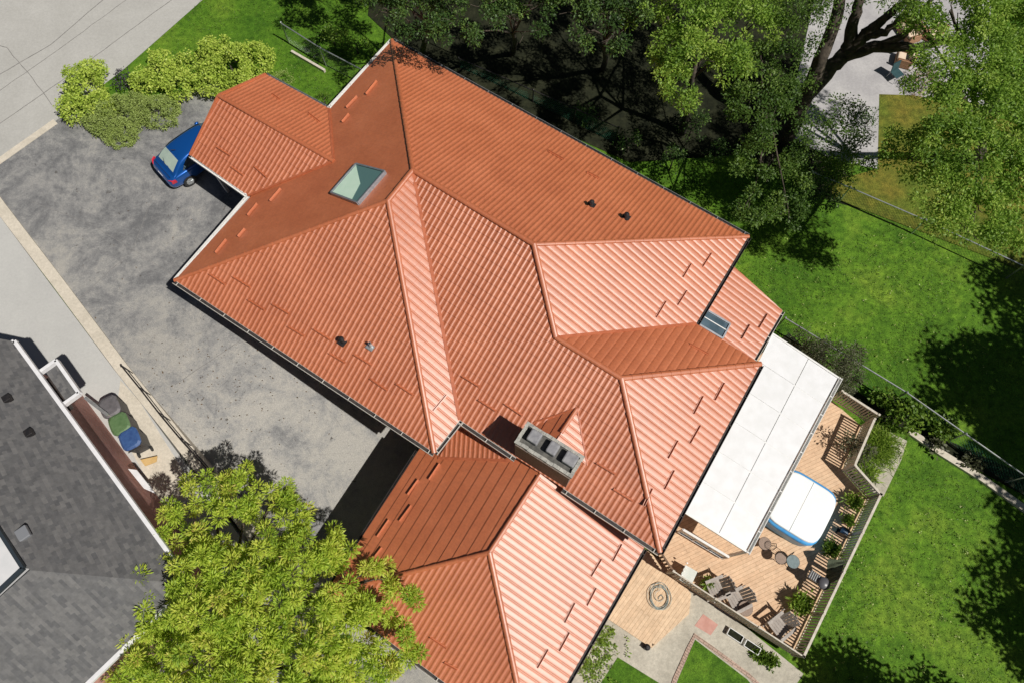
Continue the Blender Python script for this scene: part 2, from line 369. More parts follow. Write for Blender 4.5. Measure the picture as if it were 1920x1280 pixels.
# back yard paving
sheet('patio', GP([(1120, 1120), (1230, 1040), (1330, 1120), (1506, 1262), (1452, 1340), (1040, 1340), (1050, 1290)]), PATIO, .03)
sheet('patio_lawn', GP([(1158, 1231), (1240, 1282), (1300, 1330), (1090, 1330), (1126, 1280)]), GRASS, .038)
sheet('patio_lawn', GP([(1303, 1198), (1400, 1272), (1450, 1330), (1250, 1330), (1272, 1270)]), GRASS, .038)
tag(strip(along([(1240, 1345), (1266, 1270), (1302, 1190), (1402, 1264), (1470, 1330)], .06, 3), .16, .1, PAVER, 'brick_edging'), kind='structure')
sheet('paving_slab', GP([(1318, 1150), (1346, 1170), (1332, 1190), (1302, 1172)]), mat('pink_slab', (.52, .27, .22), (.6, .34, .28), 4, .9), .037)
sheet('garden_path', GP([(1628, 788), (1700, 826), (1690, 860), (1656, 930), (1632, 920)]), PATIO, .03)
sheet('planting_bed', GP([(1712, 815), (1960, 950), (2100, 1080), (2150, 1000), (1900, 880), (1700, 790), (1600, 730), (1560, 700), (1480, 625), (1455, 640), (1620, 780)]), SOIL_SHADE, .025)
tag(strip(along([(1702, 808), (1760, 848), (1840, 898), (1925, 958), (2020, 1030)], .16, 4), .28, .3, KERB, 'stone_garden_edging'), 'pale stone edging between the back lawn and the planting bed', 'edging')

# ------------------------------------------------------------------ the red roofed house
PITCHW, COURSE = .2, .35
def tile_mesh(pts, e0, e1, pieces=None, kind='A', PITCHW=.2):
    """real pressed tile sheet: rounded ribs running down the slope, lapped courses; clipped to the outline"""
    c, n = fitplane(pts); e = (e1 - e0); e -= n * e.dot(n); e.normalize(); s = n.cross(e)
    if s.z < 0: s = -s; 
    o = e0 - n * (e0 - c).dot(n)
    ab = [((p - o).dot(e), (p - o).dot(s)) for p in pts]
    a0, a1 = min(a for a, b in ab) - .2, max(a for a, b in ab) + .2; b0, b1 = min(b for a, b in ab) - .36, max(b for a, b in ab) + .1
    prof = [(0, 0), (.16, .001), (.26, .008), (.38, .018), (.5, .0215), (.62, .018), (.74, .008), (.84, .001)]
    if kind == 'B': prof = [(0, 0), (.07, 0), (.17, .011), (.27, .016), (.42, .0185), (.6, .0185), (.80, .016), (.91, .010)]
    if kind == 'C': prof = [(0, 0), (.3, .001), (.5, .006), (.7, .001)]
    STEP = {'A': .024, 'B': .014, 'C': .030, 'D': .009}[kind]; COURSE = .42 if kind == 'C' else .35
    if kind == 'D': prof = [(0, 0), (.3, .0), (.5, .003), (.7, .0)]
    As, Hs = [], []
    for k in range(math.floor(a0 / PITCHW), math.ceil(a1 / PITCHW) + 1):
        for t, h in prof: As.append((k + t) * PITCHW); Hs.append(h)
    Bs, Os = [], []
    for k in range(math.floor(b0 / COURSE), math.ceil(b1 / COURSE) + 1):
        Bs += [k * COURSE, k * COURSE + .004, k * COURSE + COURSE * .95]; Os += [.0, STEP, .001]
    As, Hs, Bs, Os = map(np.array, (As, Hs, Bs, Os)); na, nb = len(As), len(Bs)
    AA, BB = np.meshgrid(As, Bs, indexing='ij'); HH = Hs[:, None] + Os[None, :]
    pos = np.array(o)[None, None] + AA[..., None] * np.array(e) + BB[..., None] * np.array(s) + HH[..., None] * np.array(n)
    V3 = pos.reshape(-1, 3); fl = np.cross(e, s).dot(n) > 0
    I, J = np.meshgrid(np.arange(na - 1), np.arange(nb - 1), indexing='ij'); q = (I * nb + J).ravel()
    Fq = np.stack([q, q + nb, q + nb + 1, q + 1], -1)
    if not fl: Fq = Fq[:, ::-1]
    outv, outf = [], []
    for pc in (pieces or [pts]):
        # keep only cells near the piece before clipping
        cc = V3[Fq].mean(1)[:, :2]; keep = np.ones(len(Fq), bool); m_ = len(pc)
        ar = sum(pc[i].x * pc[(i + 1) % m_].y - pc[(i + 1) % m_].x * pc[i].y for i in range(m_)); sg = 1 if ar > 0 else -1
        for i in range(m_):
            p, r_ = pc[i], pc[(i + 1) % m_]; tx, ty = (r_.x - p.x), (r_.y - p.y); L = math.hypot(tx, ty)
            dist = sg * ((cc[:, 0] - p.x) * -ty + (cc[:, 1] - p.y) * tx) / L; keep &= dist > -.3
        ff = Fq[keep]; us, inv = np.unique(ff, return_inverse=True); inv = inv.reshape(ff.shape)
        bm = bmesh.new(); bv = [bm.verts.new(v) for v in V3[us]]
        for f in inv: bm.faces.new([bv[i] for i in f])
        for i in range(m_):
            p, r_ = pc[i], pc[(i + 1) % m_]; nn = Vector((-(r_.y - p.y), r_.x - p.x, 0)) * sg
            bmesh.ops.bisect_plane(bm, geom=bm.verts[:] + bm.edges[:] + bm.faces[:], plane_co=p, plane_no=nn, clear_inner=True)
        bm.verts.index_update(); k0 = len(outv); outv += [tuple(v.co) for v in bm.verts]; outf += [tuple(v.index + k0 for v in f.verts) for f in bm.faces]; bm.free()
    return outv, outf, (c, n)
PT = dict(A=(735, 76, 3), B=(1403, 444, 3), C=(1305, 607, 3), D=(1426, 682, 3), W=(328, 526, 3), S1=(814, 848, 3), V=(862, 787, 3), S2=(1237, 1034, 3),
          R1=(774, 320, 5.85), R1b=(728, 377, 5.85), R2=(1001, 459, 5.85), R3=(1042, 633, 4.82), R4=(1165, 709, 4.82),
          GN=(782, 845, 1), GE=(1207, 1027, 1), GW=(610, 1112, 1), Ga=(1010, 893, 2.9), Gb=(918, 1035, 2.9))
Q = {k: P(*v) for k, v in PT.items()}
_a, _b = Q['GE'], P(1062, 1280, 1) - Q['GE']; _w = Q['GW'] - _a; _k = (_w.x * U.y - _w.y * U.x) / (_b.x * U.y - _b.y * U.x); Q['GS'] = _a + _b * _k; Q['GS'].z = 1
house = thing('brick_house', 'large house under a terracotta red metal tile hip roof with chimney, garage wing and carport', 'house', (0, 8, 0))
PL = {}
KIND = {'SE1': ('B', .265), 'SE2': ('B', .265), 'SEs': ('B', .265), 'EA': ('B', .25), 'GSE': ('B', .25), 'K2': ('B', .25), 'NE2': ('B', .29), 'GNW': ('C', .2), 'NW': ('D', .2), 'K1': ('C', .2)}
def slope(nm, pts, e0, e1, pieces=None, label=None):
    kd = KIND.get(nm, ('A', .2)); v, f, pl = tile_mesh(pts, e0, e1, pieces, kd[0], kd[1]); PL[nm] = pl
    mb = MB(); mb.add(v, f); o = mb.build('roof_slope', ROOF, house); return o
q = Q
so = {}
so['NE'] = slope('NE', [q['A'], q['B'], q['R2'], q['R1']], q['A'], q['B'])
so['NW'] = slope('NW', [q['A'], q['R1'], q['R1b'], q['W']], q['A'], q['W'])
so['SWa'] = slope('SWa', [q['W'], q['S1'], q['R1b']], q['W'], q['S1'])
so['SEs'] = slope('SEs', [q['R1'], q['R1b'], q['S1'], q['V']], q['S1'], q['V'])
so['SWb'] = slope('SWb', [q['V'], q['S2'], q['R4'], q['R3'], q['R2'], q['R1']], q['V'], q['S2'], [[q['R1'], q['V'], q['R3'], q['R2']], [q['V'], q['S2'], q['R4'], q['R3']]])
so['SE1'] = slope('SE1', [q['B'], q['C'], q['R3'], q['R2']], q['B'], q['C'])
so['SE2'] = slope('SE2', [q['D'], q['S2'], q['R4']], q['D'], q['S2'])
so['NE2'] = slope('NE2', [q['C'], q['D'], q['R4'], q['R3']], q['C'], q['D'])
# carport wing
K = onplane(625, 303, PL['NW'])
c1, c2, c3, c4, c5 = P(410, 180, K.z), P(357, 292, 3), P(465, 368, 3), P(617, 204, 3), P(498, 140, 3)
so['CSW'] = slope('CSW', [c1, c2, c3, K], c2, c3)
so['CNE'] = slope('CNE', [c1, K, c4, c5], c5, c4)
# garage wing
XT = V * -.9
so['GNW'] = slope('GNW', [q['GN'] + XT, q['Ga'] + XT, q['Gb'], q['GW']], q['GN'], q['GW'])
so['GSE'] = slope('GSE', [q['GE'] + XT * .6, q['GS'], q['Gb'], q['Ga'] + XT], q['GE'], q['GS'])
so['GSW'] = slope('GSW', [q['GW'], q['GS'], q['Gb']], q['GW'], q['GS'])
s0 = onplane(822, 858, PL['GNW']); s1 = onplane(985, 864, PL['GNW'])
f0 = s0 - V * 1.9 + Vector((0, 0, .62)); f1 = s1 - V * .9 + Vector((0, 0, .30))
so['GSK'] = slope('GSK', [s0, s1, f1, f0], s0, s1)
# east lean-to
e = [P(1376, 500, 2.75), P(1467, 583, 2.05), P(1410, 680, 2.05), P(1296, 622, 2.75)]
so['EA'] = slope('EA', e, e[1], e[2])
# cricket behind the chimney
sw = PL['SWb']; ap = onplane(1082, 765, sw); cl = onplane(1000, 792, sw); cr = onplane(1101, 872, sw)
ce = ap + V * 1.05; cf = ap + V * 1.5
cl2 = cl + V * .8; cl2.z = cl.z - .2
so['K1'] = slope('K1', [ap, cl, cl2, cf], cl, cl + V); so['K2'] = slope('K2', [ap, cf, cr], cr, cr - V)

def cap(a, b, r_=.075, lift=.03, parent=house):
    a, b = Vector(a), Vector(b); L = (b - a).length; x = (b - a).normalized(); y = Vector((0, 0, 1)).cross(x).normalized(); z = x.cross(y)
    n = max(1, int(L / .4)); mb = MB()
    for i in range(n):
        p0 = a.lerp(b, i / n); p1 = a.lerp(b, (i + 1) / n) + x * .015; vs = []
        for p, rr, lf in ((p0, r_, lift), (p1, r_ * 1.09, lift + .004)):
            for t in range(9):
                an = math.pi * t / 8 * 1.16 - .25; vs.append(p + y * math.cos(an) * rr * 1.15 + z * (math.sin(an) * rr * .9 + lf))
        # flat wings of the flashing
        o_ = len(vs); mb.add(vs, [(k, k + 1, k + 10, k + 9) for k in range(8)] + [tuple(range(8, -1, -1)), tuple(range(9, 18))])
    return mb.build('ridge_cap', ROOF, parent)
for a, b in (('R1', 'R1b'), ('W', 'R1b'), ('S1', 'R1b'), ('R1', 'R2'), ('B', 'R2'), ('R3', 'R2'), ('R3', 'R4'), ('D', 'R4'), ('S2', 'R4'), ('GW', 'Gb'), ('GS', 'Gb'), ('Gb', 'Ga'), ('A', 'R1')):
    cap(q[a], q[b], .085 if a in ('S1', 'S2', 'R3', 'GS', 'D', 'R1') else .07)
cap(c1, K); cap(ap + V * .05, ce, .06)
# valley flashings
VAL = mat('valley_metal', (.40, .11, .05), (.50, .15, .07), 4, .4)
def valley(a, b, w_=.10):
    mb = MB(); a, b = Vector(a), Vector(b); mb.bar(a + Vector((0, 0, .03)), b + Vector((0, 0, .03)), w_, .05); return mb.build('valley_flashing', VAL, house)
valley(q['R1'], q['V'], .12); valley(q['R3'], q['C'], .10); valley(K, c3, .08); valley(K, c4, .08); valley(ap, cl, .05); valley(ap, cr, .05)
valley(s0, s1, .1)
# verge trims of the carport
for a, b in ((c1, c5), (c1, c2)):
    mb = MB(); mb.bar(a + Vector((0, 0, .01)), b + Vector((0, 0, .01)), .09, .12); mb.build('verge_trim', ROOF, house)

# gutters: trough open on top, fascia behind, with hidden hangers across
def hang(mb, a, b, x, n, w_):
    L = (b - a).length; c_ = max(2, int(L / 1.25))
    for i in range(c_ + 1):
        p = a.lerp(b, (i + .15) / (c_ + .3)); mb.box(p + n * (w_ / 2 + .01) + Vector((0, 0, .012)), .03, w_ + .03, .012, math.atan2(x.y, x.x))
def gutter(a, b, m, out, inside=None, w_=.11, brk=True):
    a, b = Vector(a), Vector(b); x = (b - a).normalized(); n = Vector((x.y, -x.x, 0))
    if n.dot(Vector(out)) < 0: n = -n
    z = Vector((0, 0, 1)); mb = MB(); o = .0
    prof = [(0, .02), (0, -.10), (w_, -.10), (w_, .015), (w_ + .016, .015), (w_ + .016, -.116), (-.016, -.116), (-.016, .02)]
    vs = [p + n * (pa + .01) + z * pb for p in (a, b) for pa, pb in prof]; k = len(prof)
    mb.add(vs, [(i, (i + 1) % k, k + (i + 1) % k, k + i) for i in range(k)] + [(0, 1, 6, 7), (1, 2, 5, 6), (2, 3, 4, 5), (8, 15, 14, 9), (9, 14, 13, 10), (10, 13, 12, 11)])
    hang(mb, a, b, x, n, w_) if brk else None
    g = mb.build('gutter', m, house)
    if inside:
        mi = MB(); mi.slab([a + n * .015 + z * -.06, b + n * .015 + z * -.06, b + n * w_ + z * -.06, a + n * w_ + z * -.06], .02); mi.build('gutter_trough', inside, g)
    fb = MB(); fb.bar(a - n * .03 - z * .09, b - n * .03 - z * .09, .03, .2); fb.build('fascia', m, house)
    return g
nU, nV = -U, -V
gutter(q['A'], q['B'], GALV, nV, DARKG); gutter(q['W'], c3, WHITE, nU, None, .07); gutter(c4, q['A'], WHITE, nU, None, .09); gutter(q['W'], q['S1'], GUTTER, V, DARKG, .12)
gutter(q['S1'], q['V'], GUTTER, U, DARKG); gutter(q['V'], P(967, 858, 3), GUTTER, V, DARKG, .12); gutter(P(1056, 915, 3), q['S2'], GUTTER, V, DARKG, .12); gutter(q['B'], q['C'], DARKG, U, DARKG, .12); gutter(q['D'], q['S2'], DARKG, U, DARKG, .12)
gutter(c2, c3, WHITE, V, None, .07); gutter(c5, c4, GALV, nV, None, .07)
gutter(q['GN'], q['GW'], DARKG, nU, DARKG, .06); gutter(q['GE'], q['GS'], DARKG, U, DARKG, .12); gutter(q['GW'], q['GS'], GUTTER, V, DARKG, .12)
gutter(e[1], e[2], GUTTER, U, DARKG, .09)

# walls, set in under the eaves, and the soffits
def inset(pts, dist):
    n = len(pts); ar = sum(pts[i].x * pts[(i + 1) % n].y - pts[(i + 1) % n].x * pts[i].y for i in range(n)); sg = 1 if ar > 0 else -1; L = []
    for i in range(n):
        p, r_ = pts[i], pts[(i + 1) % n]; t = Vector((r_.x - p.x, r_.y - p.y)).normalized(); nn = Vector((-t.y, t.x)) * sg
        L.append((Vector((p.x, p.y)) + nn * dist, t))
    o = []
    for i in range(n):
        (p, t), (r_, s_) = L[i - 1], L[i]; dd = t.x * s_.y - t.y * s_.x; w_ = r_ - p; k = (w_.x * s_.y - w_.y * s_.x) / dd; o.append(p + t * k)
    return o
MAIN = [q[k] for k in ('A', 'W', 'S1', 'V', 'S2', 'D', 'C', 'B')]
ins = inset(MAIN, .5)
mb = MB(); mb.prism(ins, -3.2, 2.86); wall = mb.build('wall', BRICK, house)
mb = MB(); mb.prism(inset(MAIN, .02), 2.865, 2.90); mb.build('soffit', SOFF, house)
GAR = [q['GN'], q['GW'], q['GS'], q['GE']]
gi = inset([Vector((p.x, p.y, 0)) for p in GAR], .45)
# the garage walls butt against the main wall
mb = MB(); mb.prism(gi, -3.2, .86); mb.build('wall', BRICK, house)
mb = MB(); mb.prism(inset(GAR, .02), .865, .90); mb.build('soffit', SOFF, house)
mb = MB(); ei = inset([e[0], e[3], e[2], e[1]], .3); mb.prism(ei, -3.2, 1.58); mb.build('wall', BRICK, house)
mb = MB(); mb.prism(inset([c1 * 1, c2, c3, c4, c5], .05) if False else inset([c5, c2, c3, c4], .05), 2.84, 2.88); mb.build('soffit', SOFF, house)
for p in (c2 + U * .35 - V * .35, c5 + U * .35 + V * .35):
    g0 = float(T(p.x, p.y)); mb = MB(); mb.box((p.x, p.y, (g0 + 2.83) / 2), .14, .14, 2.83 - g0, YAW); mb.build('carport_post', WHITE, house, bevel=.01)
# windows and doors in the walls (seen only from the side)
def opening(a, b, t, w_, z0, z1, nm='window'):
    x = (b - a).normalized(); c = a.lerp(b, t); out = Vector((x.y, -x.x)); ctr = sum(ins, Vector((0, 0))) / len(ins)
    ang = math.atan2(x.y, x.x)
    f = MB(); f.box((c.x, c.y, (z0 + z1) / 2), w_, .10, z1 - z0, ang); fo = f.build(nm, WHITE, house)
    g_ = MB(); g_.box((c.x, c.y, (z0 + z1) / 2), w_ - .16, .13, z1 - z0 - .16, ang); g_.build('pane' if nm == 'window' else 'door_panel', GLASSD if nm == 'window' else WHITE, fo if False else house)
for i, t in ((1, .25), (1, .65), (7, .3), (7, .55), (7, .8), (4, .8)):
    opening(ins[i], ins[(i + 1) % 8], t, 1.5, .7, 2.2)
opening(ins[5], ins[6], .5, .9, -.5, 1.6, 'door')
opening(gi[0], gi[1], .55, 4.6, -2.42, -.1, 'garage_door')

# snow guards: short upright fins near the eaves
SG = {'SWa': [(393, 514, 423, 534), (437, 519, 470, 539), (465, 562, 497, 582), (510, 570, 543, 589), (540, 612, 570, 630), (588, 617, 620, 637), (617, 662, 648, 680), (665, 665, 698, 685), (695, 710, 727, 732), (743, 719, 775, 740)],
      'SWb': [(867, 705, 900, 725), (897, 749, 930, 770), (947, 757, 980, 779), (1118, 867, 1155, 889), (1150, 916, 1187, 939)],
      'SEs': [(837, 739, 812, 769)],
      'SE1': [(1333, 475, 1317, 500), (1295, 495, 1280, 520), (1287, 545, 1270, 572), (1248, 565, 1230, 595)],
      'SE2': [(1357, 717, 1340, 749), (1317, 742, 1300, 775), (1312, 797, 1293, 830), (1270, 825, 1252, 858), (1263, 881, 1245, 916), (1222, 915, 1207, 947)],
      'GSE': [(1165, 1019, 1148, 1051), (1127, 1047, 1108, 1079), (1117, 1101, 1100, 1134), (1077, 1129, 1058, 1166), (1067, 1184, 1048, 1219), (1027, 1216, 1007, 1251)],
      'GNW': [(825, 869, 805, 899), (785, 899, 765, 927), (772, 947, 750, 977), (730, 974, 708, 1006), (717, 1026, 703, 1044)],
      'NW': [(707, 153, 687, 178), (670, 182, 650, 203), (655, 215, 642, 230), (527, 355, 507, 378), (483, 383, 465, 405), (460, 430, 447, 445), (425, 450, 405, 475)],
      'EA': [(1438, 589, 1423, 614), (1405, 609, 1390, 635)],
      'GSW': [(807, 1194, 837, 1214), (833, 1241, 857, 1254)],
      'CSW': [(407, 277, 433, 293), (433, 313, 457, 330), (477, 313, 500, 333)],
      'CNE': [(510, 177, 525, 188), (578, 213, 600, 230)],
      'NE2': [(1293, 645, 1328, 664)],
      'NE': [(1027, 283, 1057, 300), (1100, 323, 1123, 335)]}
for k, l in SG.items():
    c, n = PL[k]
    for x0, y0, x1, y1 in l:
        a = onplane(x0, y0, (c + n * .03, n)); b = onplane(x1, y1, (c + n * .03, n)); mb = MB(); hh = .075 if k in ('NE', 'NE2', 'CSW', 'CNE') else .10
        mb.bar(a + n * hh / 2, b + n * hh / 2, .014, hh, n); mb.bar(a + n * .006, b + n * .006, .10, .012, n); mb.build('snow_guard', ROOF, so[k])
# plumbing and attic vents
def vent(x, y, k, lab, ring=False):
    c, n = PL[k]; p = onplane(x, y, (c, n)); mb = MB()
    mb.box(p + n * .045, .30, .30, .02, YAW, Matrix.Identity(3)); mb.lathe(p + Vector((0, 0, 0)), [(.085, 0), (.07, .12), (.055, .14), (.055, .34), (.05, .34)], 14)
    o = mb.build('roof_vent', GALV if ring else IRON, house); o['label'] = lab
    mc = MB(); mc.lathe(p, [(.04, .3), (.04, .3425)], 12) if ring else mc.lathe(p, [(.10, .30), (.11, .33), (.06, .39), (.01, .40)], 12)
    mc.build('vent_cap', BLACK if ring else IRON, o)
vent(643, 641, 'SWa', 'black capped roof vent, left of the pair near the driveway eave'); vent(696, 649, 'SWa', 'pale metal roof vent pipe with open top', True)
vent(1108, 387, 'NE', 'smaller black roof vent on the orange slope', False); vent(1173, 410, 'NE', 'larger black roof vent nearest the lawn', False)
# skylights
def skylight(cs, k, m, lab, bars=None, hgt=.14):
    c, n = PL[k]; ps = [onplane(x, y, (c + n * hgt, n)) for x, y in cs]; ctr = sum(ps, Vector()) / 4
    f = MB()
    for i in range(4):
        a, b = ps[i], ps[(i + 1) % 4]; f.bar(a - n * .06, b - n * .06, .07, .17, n)
    o = f.build('skylight', FRAME, house, bevel=.006); o['label'] = lab
    g_ = MB(); ii = [ctr + (p - ctr) * .95 - n * .03 for p in ps]; g_.slab(ii, .02); g_.build('pane', m, o)
    return ps, ctr, n, o
GLR = bpy.data.materials.new('teal_skylight_glass'); GLR.use_nodes = True
t_ = GLR.node_tree; b_ = t_.nodes['Principled BSDF']; b_.inputs['Roughness'].default_value = .08; b_.inputs['Base Color'].default_value = (.10, .20, .19, 1); b_.inputs['Coat Weight'].default_value = .6
ps, ctr, n, sk = skylight([(667, 307), (721, 321), (670, 380), (620, 361)], 'NW', GLR, 'square skylight lit inside with a pale mint shaft')
# the sunlit light shaft seen through the pane, painted as a pale panel just over the glass line
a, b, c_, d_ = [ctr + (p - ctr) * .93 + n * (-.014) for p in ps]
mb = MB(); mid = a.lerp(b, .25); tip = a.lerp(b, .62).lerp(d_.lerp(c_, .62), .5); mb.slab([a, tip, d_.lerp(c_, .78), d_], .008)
mb.build('shaft_light', mat('mint_shaft_light', (.60, .82, .66), (.66, .86, .71), 3, .35), sk)
ps, ctr, n, sk2 = skylight([(1327, 582), (1369, 607), (1355, 634), (1308, 606)], 'EA', GLASSD, 'small dark skylight on the low rear lean-to roof', hgt=.12)
mb = MB(); mb.bar(ps[0].lerp(ps[3], .45) - n * .01, ps[1].lerp(ps[2], .45) - n * .01, .035, .03, n); mb.build('glazing_bar', WHITE, sk2)
# chimney
def cq(x, y, z=5.0): return P(x, y, z)
k0, k1, k2, k3 = cq(980, 798), cq(1088, 852), cq(1072, 896), cq(964, 828)
k0 = cq(978, 799); ax = (k2 - k3).normalized(); ay = Vector((ax.y, -ax.x, 0));
Lc = (k2 - k3).length; Wc = .86
k2 = k3 + ax * Lc; k1 = k2 - ay * Wc; k0 = k3 - ay * Wc
ctr = (k0 + k1 + k2 + k3) / 4
cb = [ctr + (p - ctr) * .95 for p in (k0, k1, k2, k3)]; cb[2] = cb[2] + V * .06; cb[3] = cb[3] + V * .06
ch = MB(); ch.prism(cb, -2.5, 4.86); cho = ch.build('chimney', CHIMB, house)
cp = MB()
t_in = .10
for a, b in ((k0, k1), (k1, k2), (k2, k3), (k3, k0)):
    dd = (b - a).normalized(); nn = Vector((-dd.y, dd.x, 0));
    if nn.dot(ctr - a) < 0: nn = -nn
    nseg = 9
    for i in range(nseg):
        p0 = a.lerp(b, i / nseg); p1 = a.lerp(b, (i + .97) / nseg); j = random.uniform(-.012, .012)
        cp.bar(p0 + nn * (.06 + j) + Vector((0, 0, -.06 + j * .6)), p1 + nn * (.06 + j) + Vector((0, 0, -.06 + j * .6)), .12, .13)
cp.build('chimney_cap', CAPC, cho)
mb = MB(); mb.prism([ctr + (p - ctr) * .9 for p in (k0, k1, k2, k3)], 4.80, 4.90); mb.build('cap_bed', CHARC, cho)
for t, l in ((.22, .42), (.54, .36), (.84, .46)):
    p = k0.lerp(k1, t).lerp(k3.lerp(k2, t), .42); mb = MB(); an = math.atan2(ax.y, ax.x)
    mb.box((p.x, p.y, 5.05), l, .44, .34, an); mb.build('flue', FLUE, cho, bevel=.05)
# lead flashing where the chimney meets the roof

# ------------------------------------------------------------------ the grey neighbour house
SH = m_brick('grey_shingle', (.10, .101, .106), (.158, .156, .156), (.10, .10, .105), .22, .10, R(-52), False, .5, .0)
nh = thing('shingle_roof_house', 'brick house under a grey asphalt shingle hip roof with white eaves, beside the maple', 'house', (-16, 2, 0))
n1, n2, n3 = P(27, 640, 4.6), P(358, 1094, 4.6), P(165, 1280, 4.6)
ue = (n2 - n1).normalized(); ve = (n3 - n2).normalized(); n4 = n2 + ve * 11; n5 = n4 - ue * 14; n0 = n1 + (P(0, 657, 4.6) - n1).normalized() * 11
zr = 6.9; rr = P(56, 1068, zr); rt = P(-8, 978, zr); far = rr - ue * 9; far.z = zr
def shin(pts, m=SH, nm='roof_slope'):
    mb = MB(); mb.slab(pts, .04); return mb.build(nm, m, nh)
cpl = fitplane([n1, n2, rr]); rg = onplane(-140, 800, cpl)
r0 = Vector((rr.x, rr.y, rr.z)) - ue * ((n2 - n1).length - .2); ra = shin([n1, n2, rr, r0]); lo = rr + ve * 4
rb = shin([n2, n4, lo, rr]); rc = shin([n1, r0, r0 + ve * 8 - Vector((0, 0, 1)), n0])
WHF = mat('white_fascia', (.78, .78, .80), (.70, .70, .72), 5, .4)
for a, b in ((n1, n2), (n2, n4), (n0, n1)):
    dd = (b - a).normalized(); mb = MB(); mb.bar(a + Vector((0, 0, -.03)), b + Vector((0, 0, -.03)), .16, .15); mb.build('fascia', WHF, nh)
mb = MB(); wi = inset([n1, n2, n4, n0 + ve * .0], .42); mb.prism(wi, -3.2, 4.45); mb.build('wall', BRICK2, nh)
mb = MB(); mb.prism(inset([n1, n2, n4, n0], .05), 4.47, 4.51); mb.build('soffit', WHITE, nh)
# flat white roof section beyond the ridge, with a dark upstand
f_ = [rr + Vector((-.12, .05, .12)), rr + ve * 3.4 + Vector((0, 0, .12)), rr + ve * 3.4 - ue * 5 + Vector((0, 0, .12)), rr - ue * 5.4 + Vector((0, 0, .12))]
mb = MB(); mb.slab(f_, .3); mb.build('flat_roof_section', mat('white_membrane', (.60, .61, .62), (.66, .66, .67), 3, .5), nh)
mb = MB()
for i in (0, 3): mb.bar(f_[i], f_[(i + 1) % 4], .10, .14)
mb.build('roof_upstand', mat('dark_slate_trim', (.03, .04, .05), None, 3, .4), nh)
for x, y, s_ in ((17, 748, .2), (58, 812, .2), (46, 1000, .42)):
    p = onplane(x, y, cpl); mb = MB()
    if s_ < .3: mb.box(p + Vector((0, 0, .09)), .24, .24, .22, R(-52)); mb.build('roof_vent', IRON, nh, bevel=.02)
    else:
        mb.box(p + Vector((0, 0, .07)), .40, .36, .15, R(-52)); mb.build('roof_vent', mat('grey_vent_paint', (.20, .21, .23), None, 3, .5), nh, bevel=.03)
# narrow chimney stack rising by the eave casts the tall shadow beside the canopy
# side entrance canopy with white rim, high on the wall
ck = [P(107, 676, 4.35), P(150, 737, 4.35)]; cd = (ck[1] - ck[0]).normalized(); cn = Vector((-cd.y, cd.x, 0))
if cn.x > 0: cn = -cn
inn = [ck[1] + cn * 1.25, ck[0] + cn * 1.25]
mb = MB()
for a, b in ((ck[0], ck[1]), (ck[1], inn[0]), (inn[1], ck[0])): mb.bar(a, b, .12, .2)
mb.build('canopy_rim', WHF, nh)
mb = MB(); mb.slab([ck[0] + cn * .05 - Vector((0, 0, .1)), ck[0] + cn * .55 - Vector((0, 0, .12)), ck[1] + cn * .55 - Vector((0, 0, .12)), ck[1] + cn * .05 - Vector((0, 0, .1))], .05); mb.build('canopy_roof', SH, nh)
mb = MB(); mb.slab([ck[0] + cn * .6 - Vector((0, 0, .5)), inn[1] - Vector((0, 0, .5)), inn[0] - Vector((0, 0, .5)), ck[1] + cn * .6 - Vector((0, 0, .5))], .05); mb.build('canopy_shade', DARKG, nh)  # dark slab stands for the black shade inside the canopy rim
mb = MB(); mb.slab([P(240, 878, 1.5), P(256, 880, 1.5), P(292, 925, 1.5), P(270, 915, 1.5)], .06); mb.build('basement_well_cover', WHF, nh)
# plank gate between the house and the bins
gt = thing('plank_gate', 'weathered grey plank gate between the shingle house and the bins', 'gate', P(175, 755, .1))
mb = MB(); a, b = P(146, 738, 2.0), P(204, 778, 1.4); a.z = b.z = 1.5
mb.bar(a, b, .12, .06); mb.build('top_rail', GALV, gt)
for k in range(5):
    mb = MB(); mb.bar(a.lerp(b, k / 5) - Vector((0, 0, .15 + .0 * k)), a.lerp(b, (k + .96) / 5) - Vector((0, 0, .15)), .03, .24); mb.bar(a.lerp(b, k / 5 + .02) - Vector((0, 0, .8)), a.lerp(b, (k + .9) / 5) - Vector((0, 0, .8)), .03, 1.1); mb.build('plank', WOODG, gt)

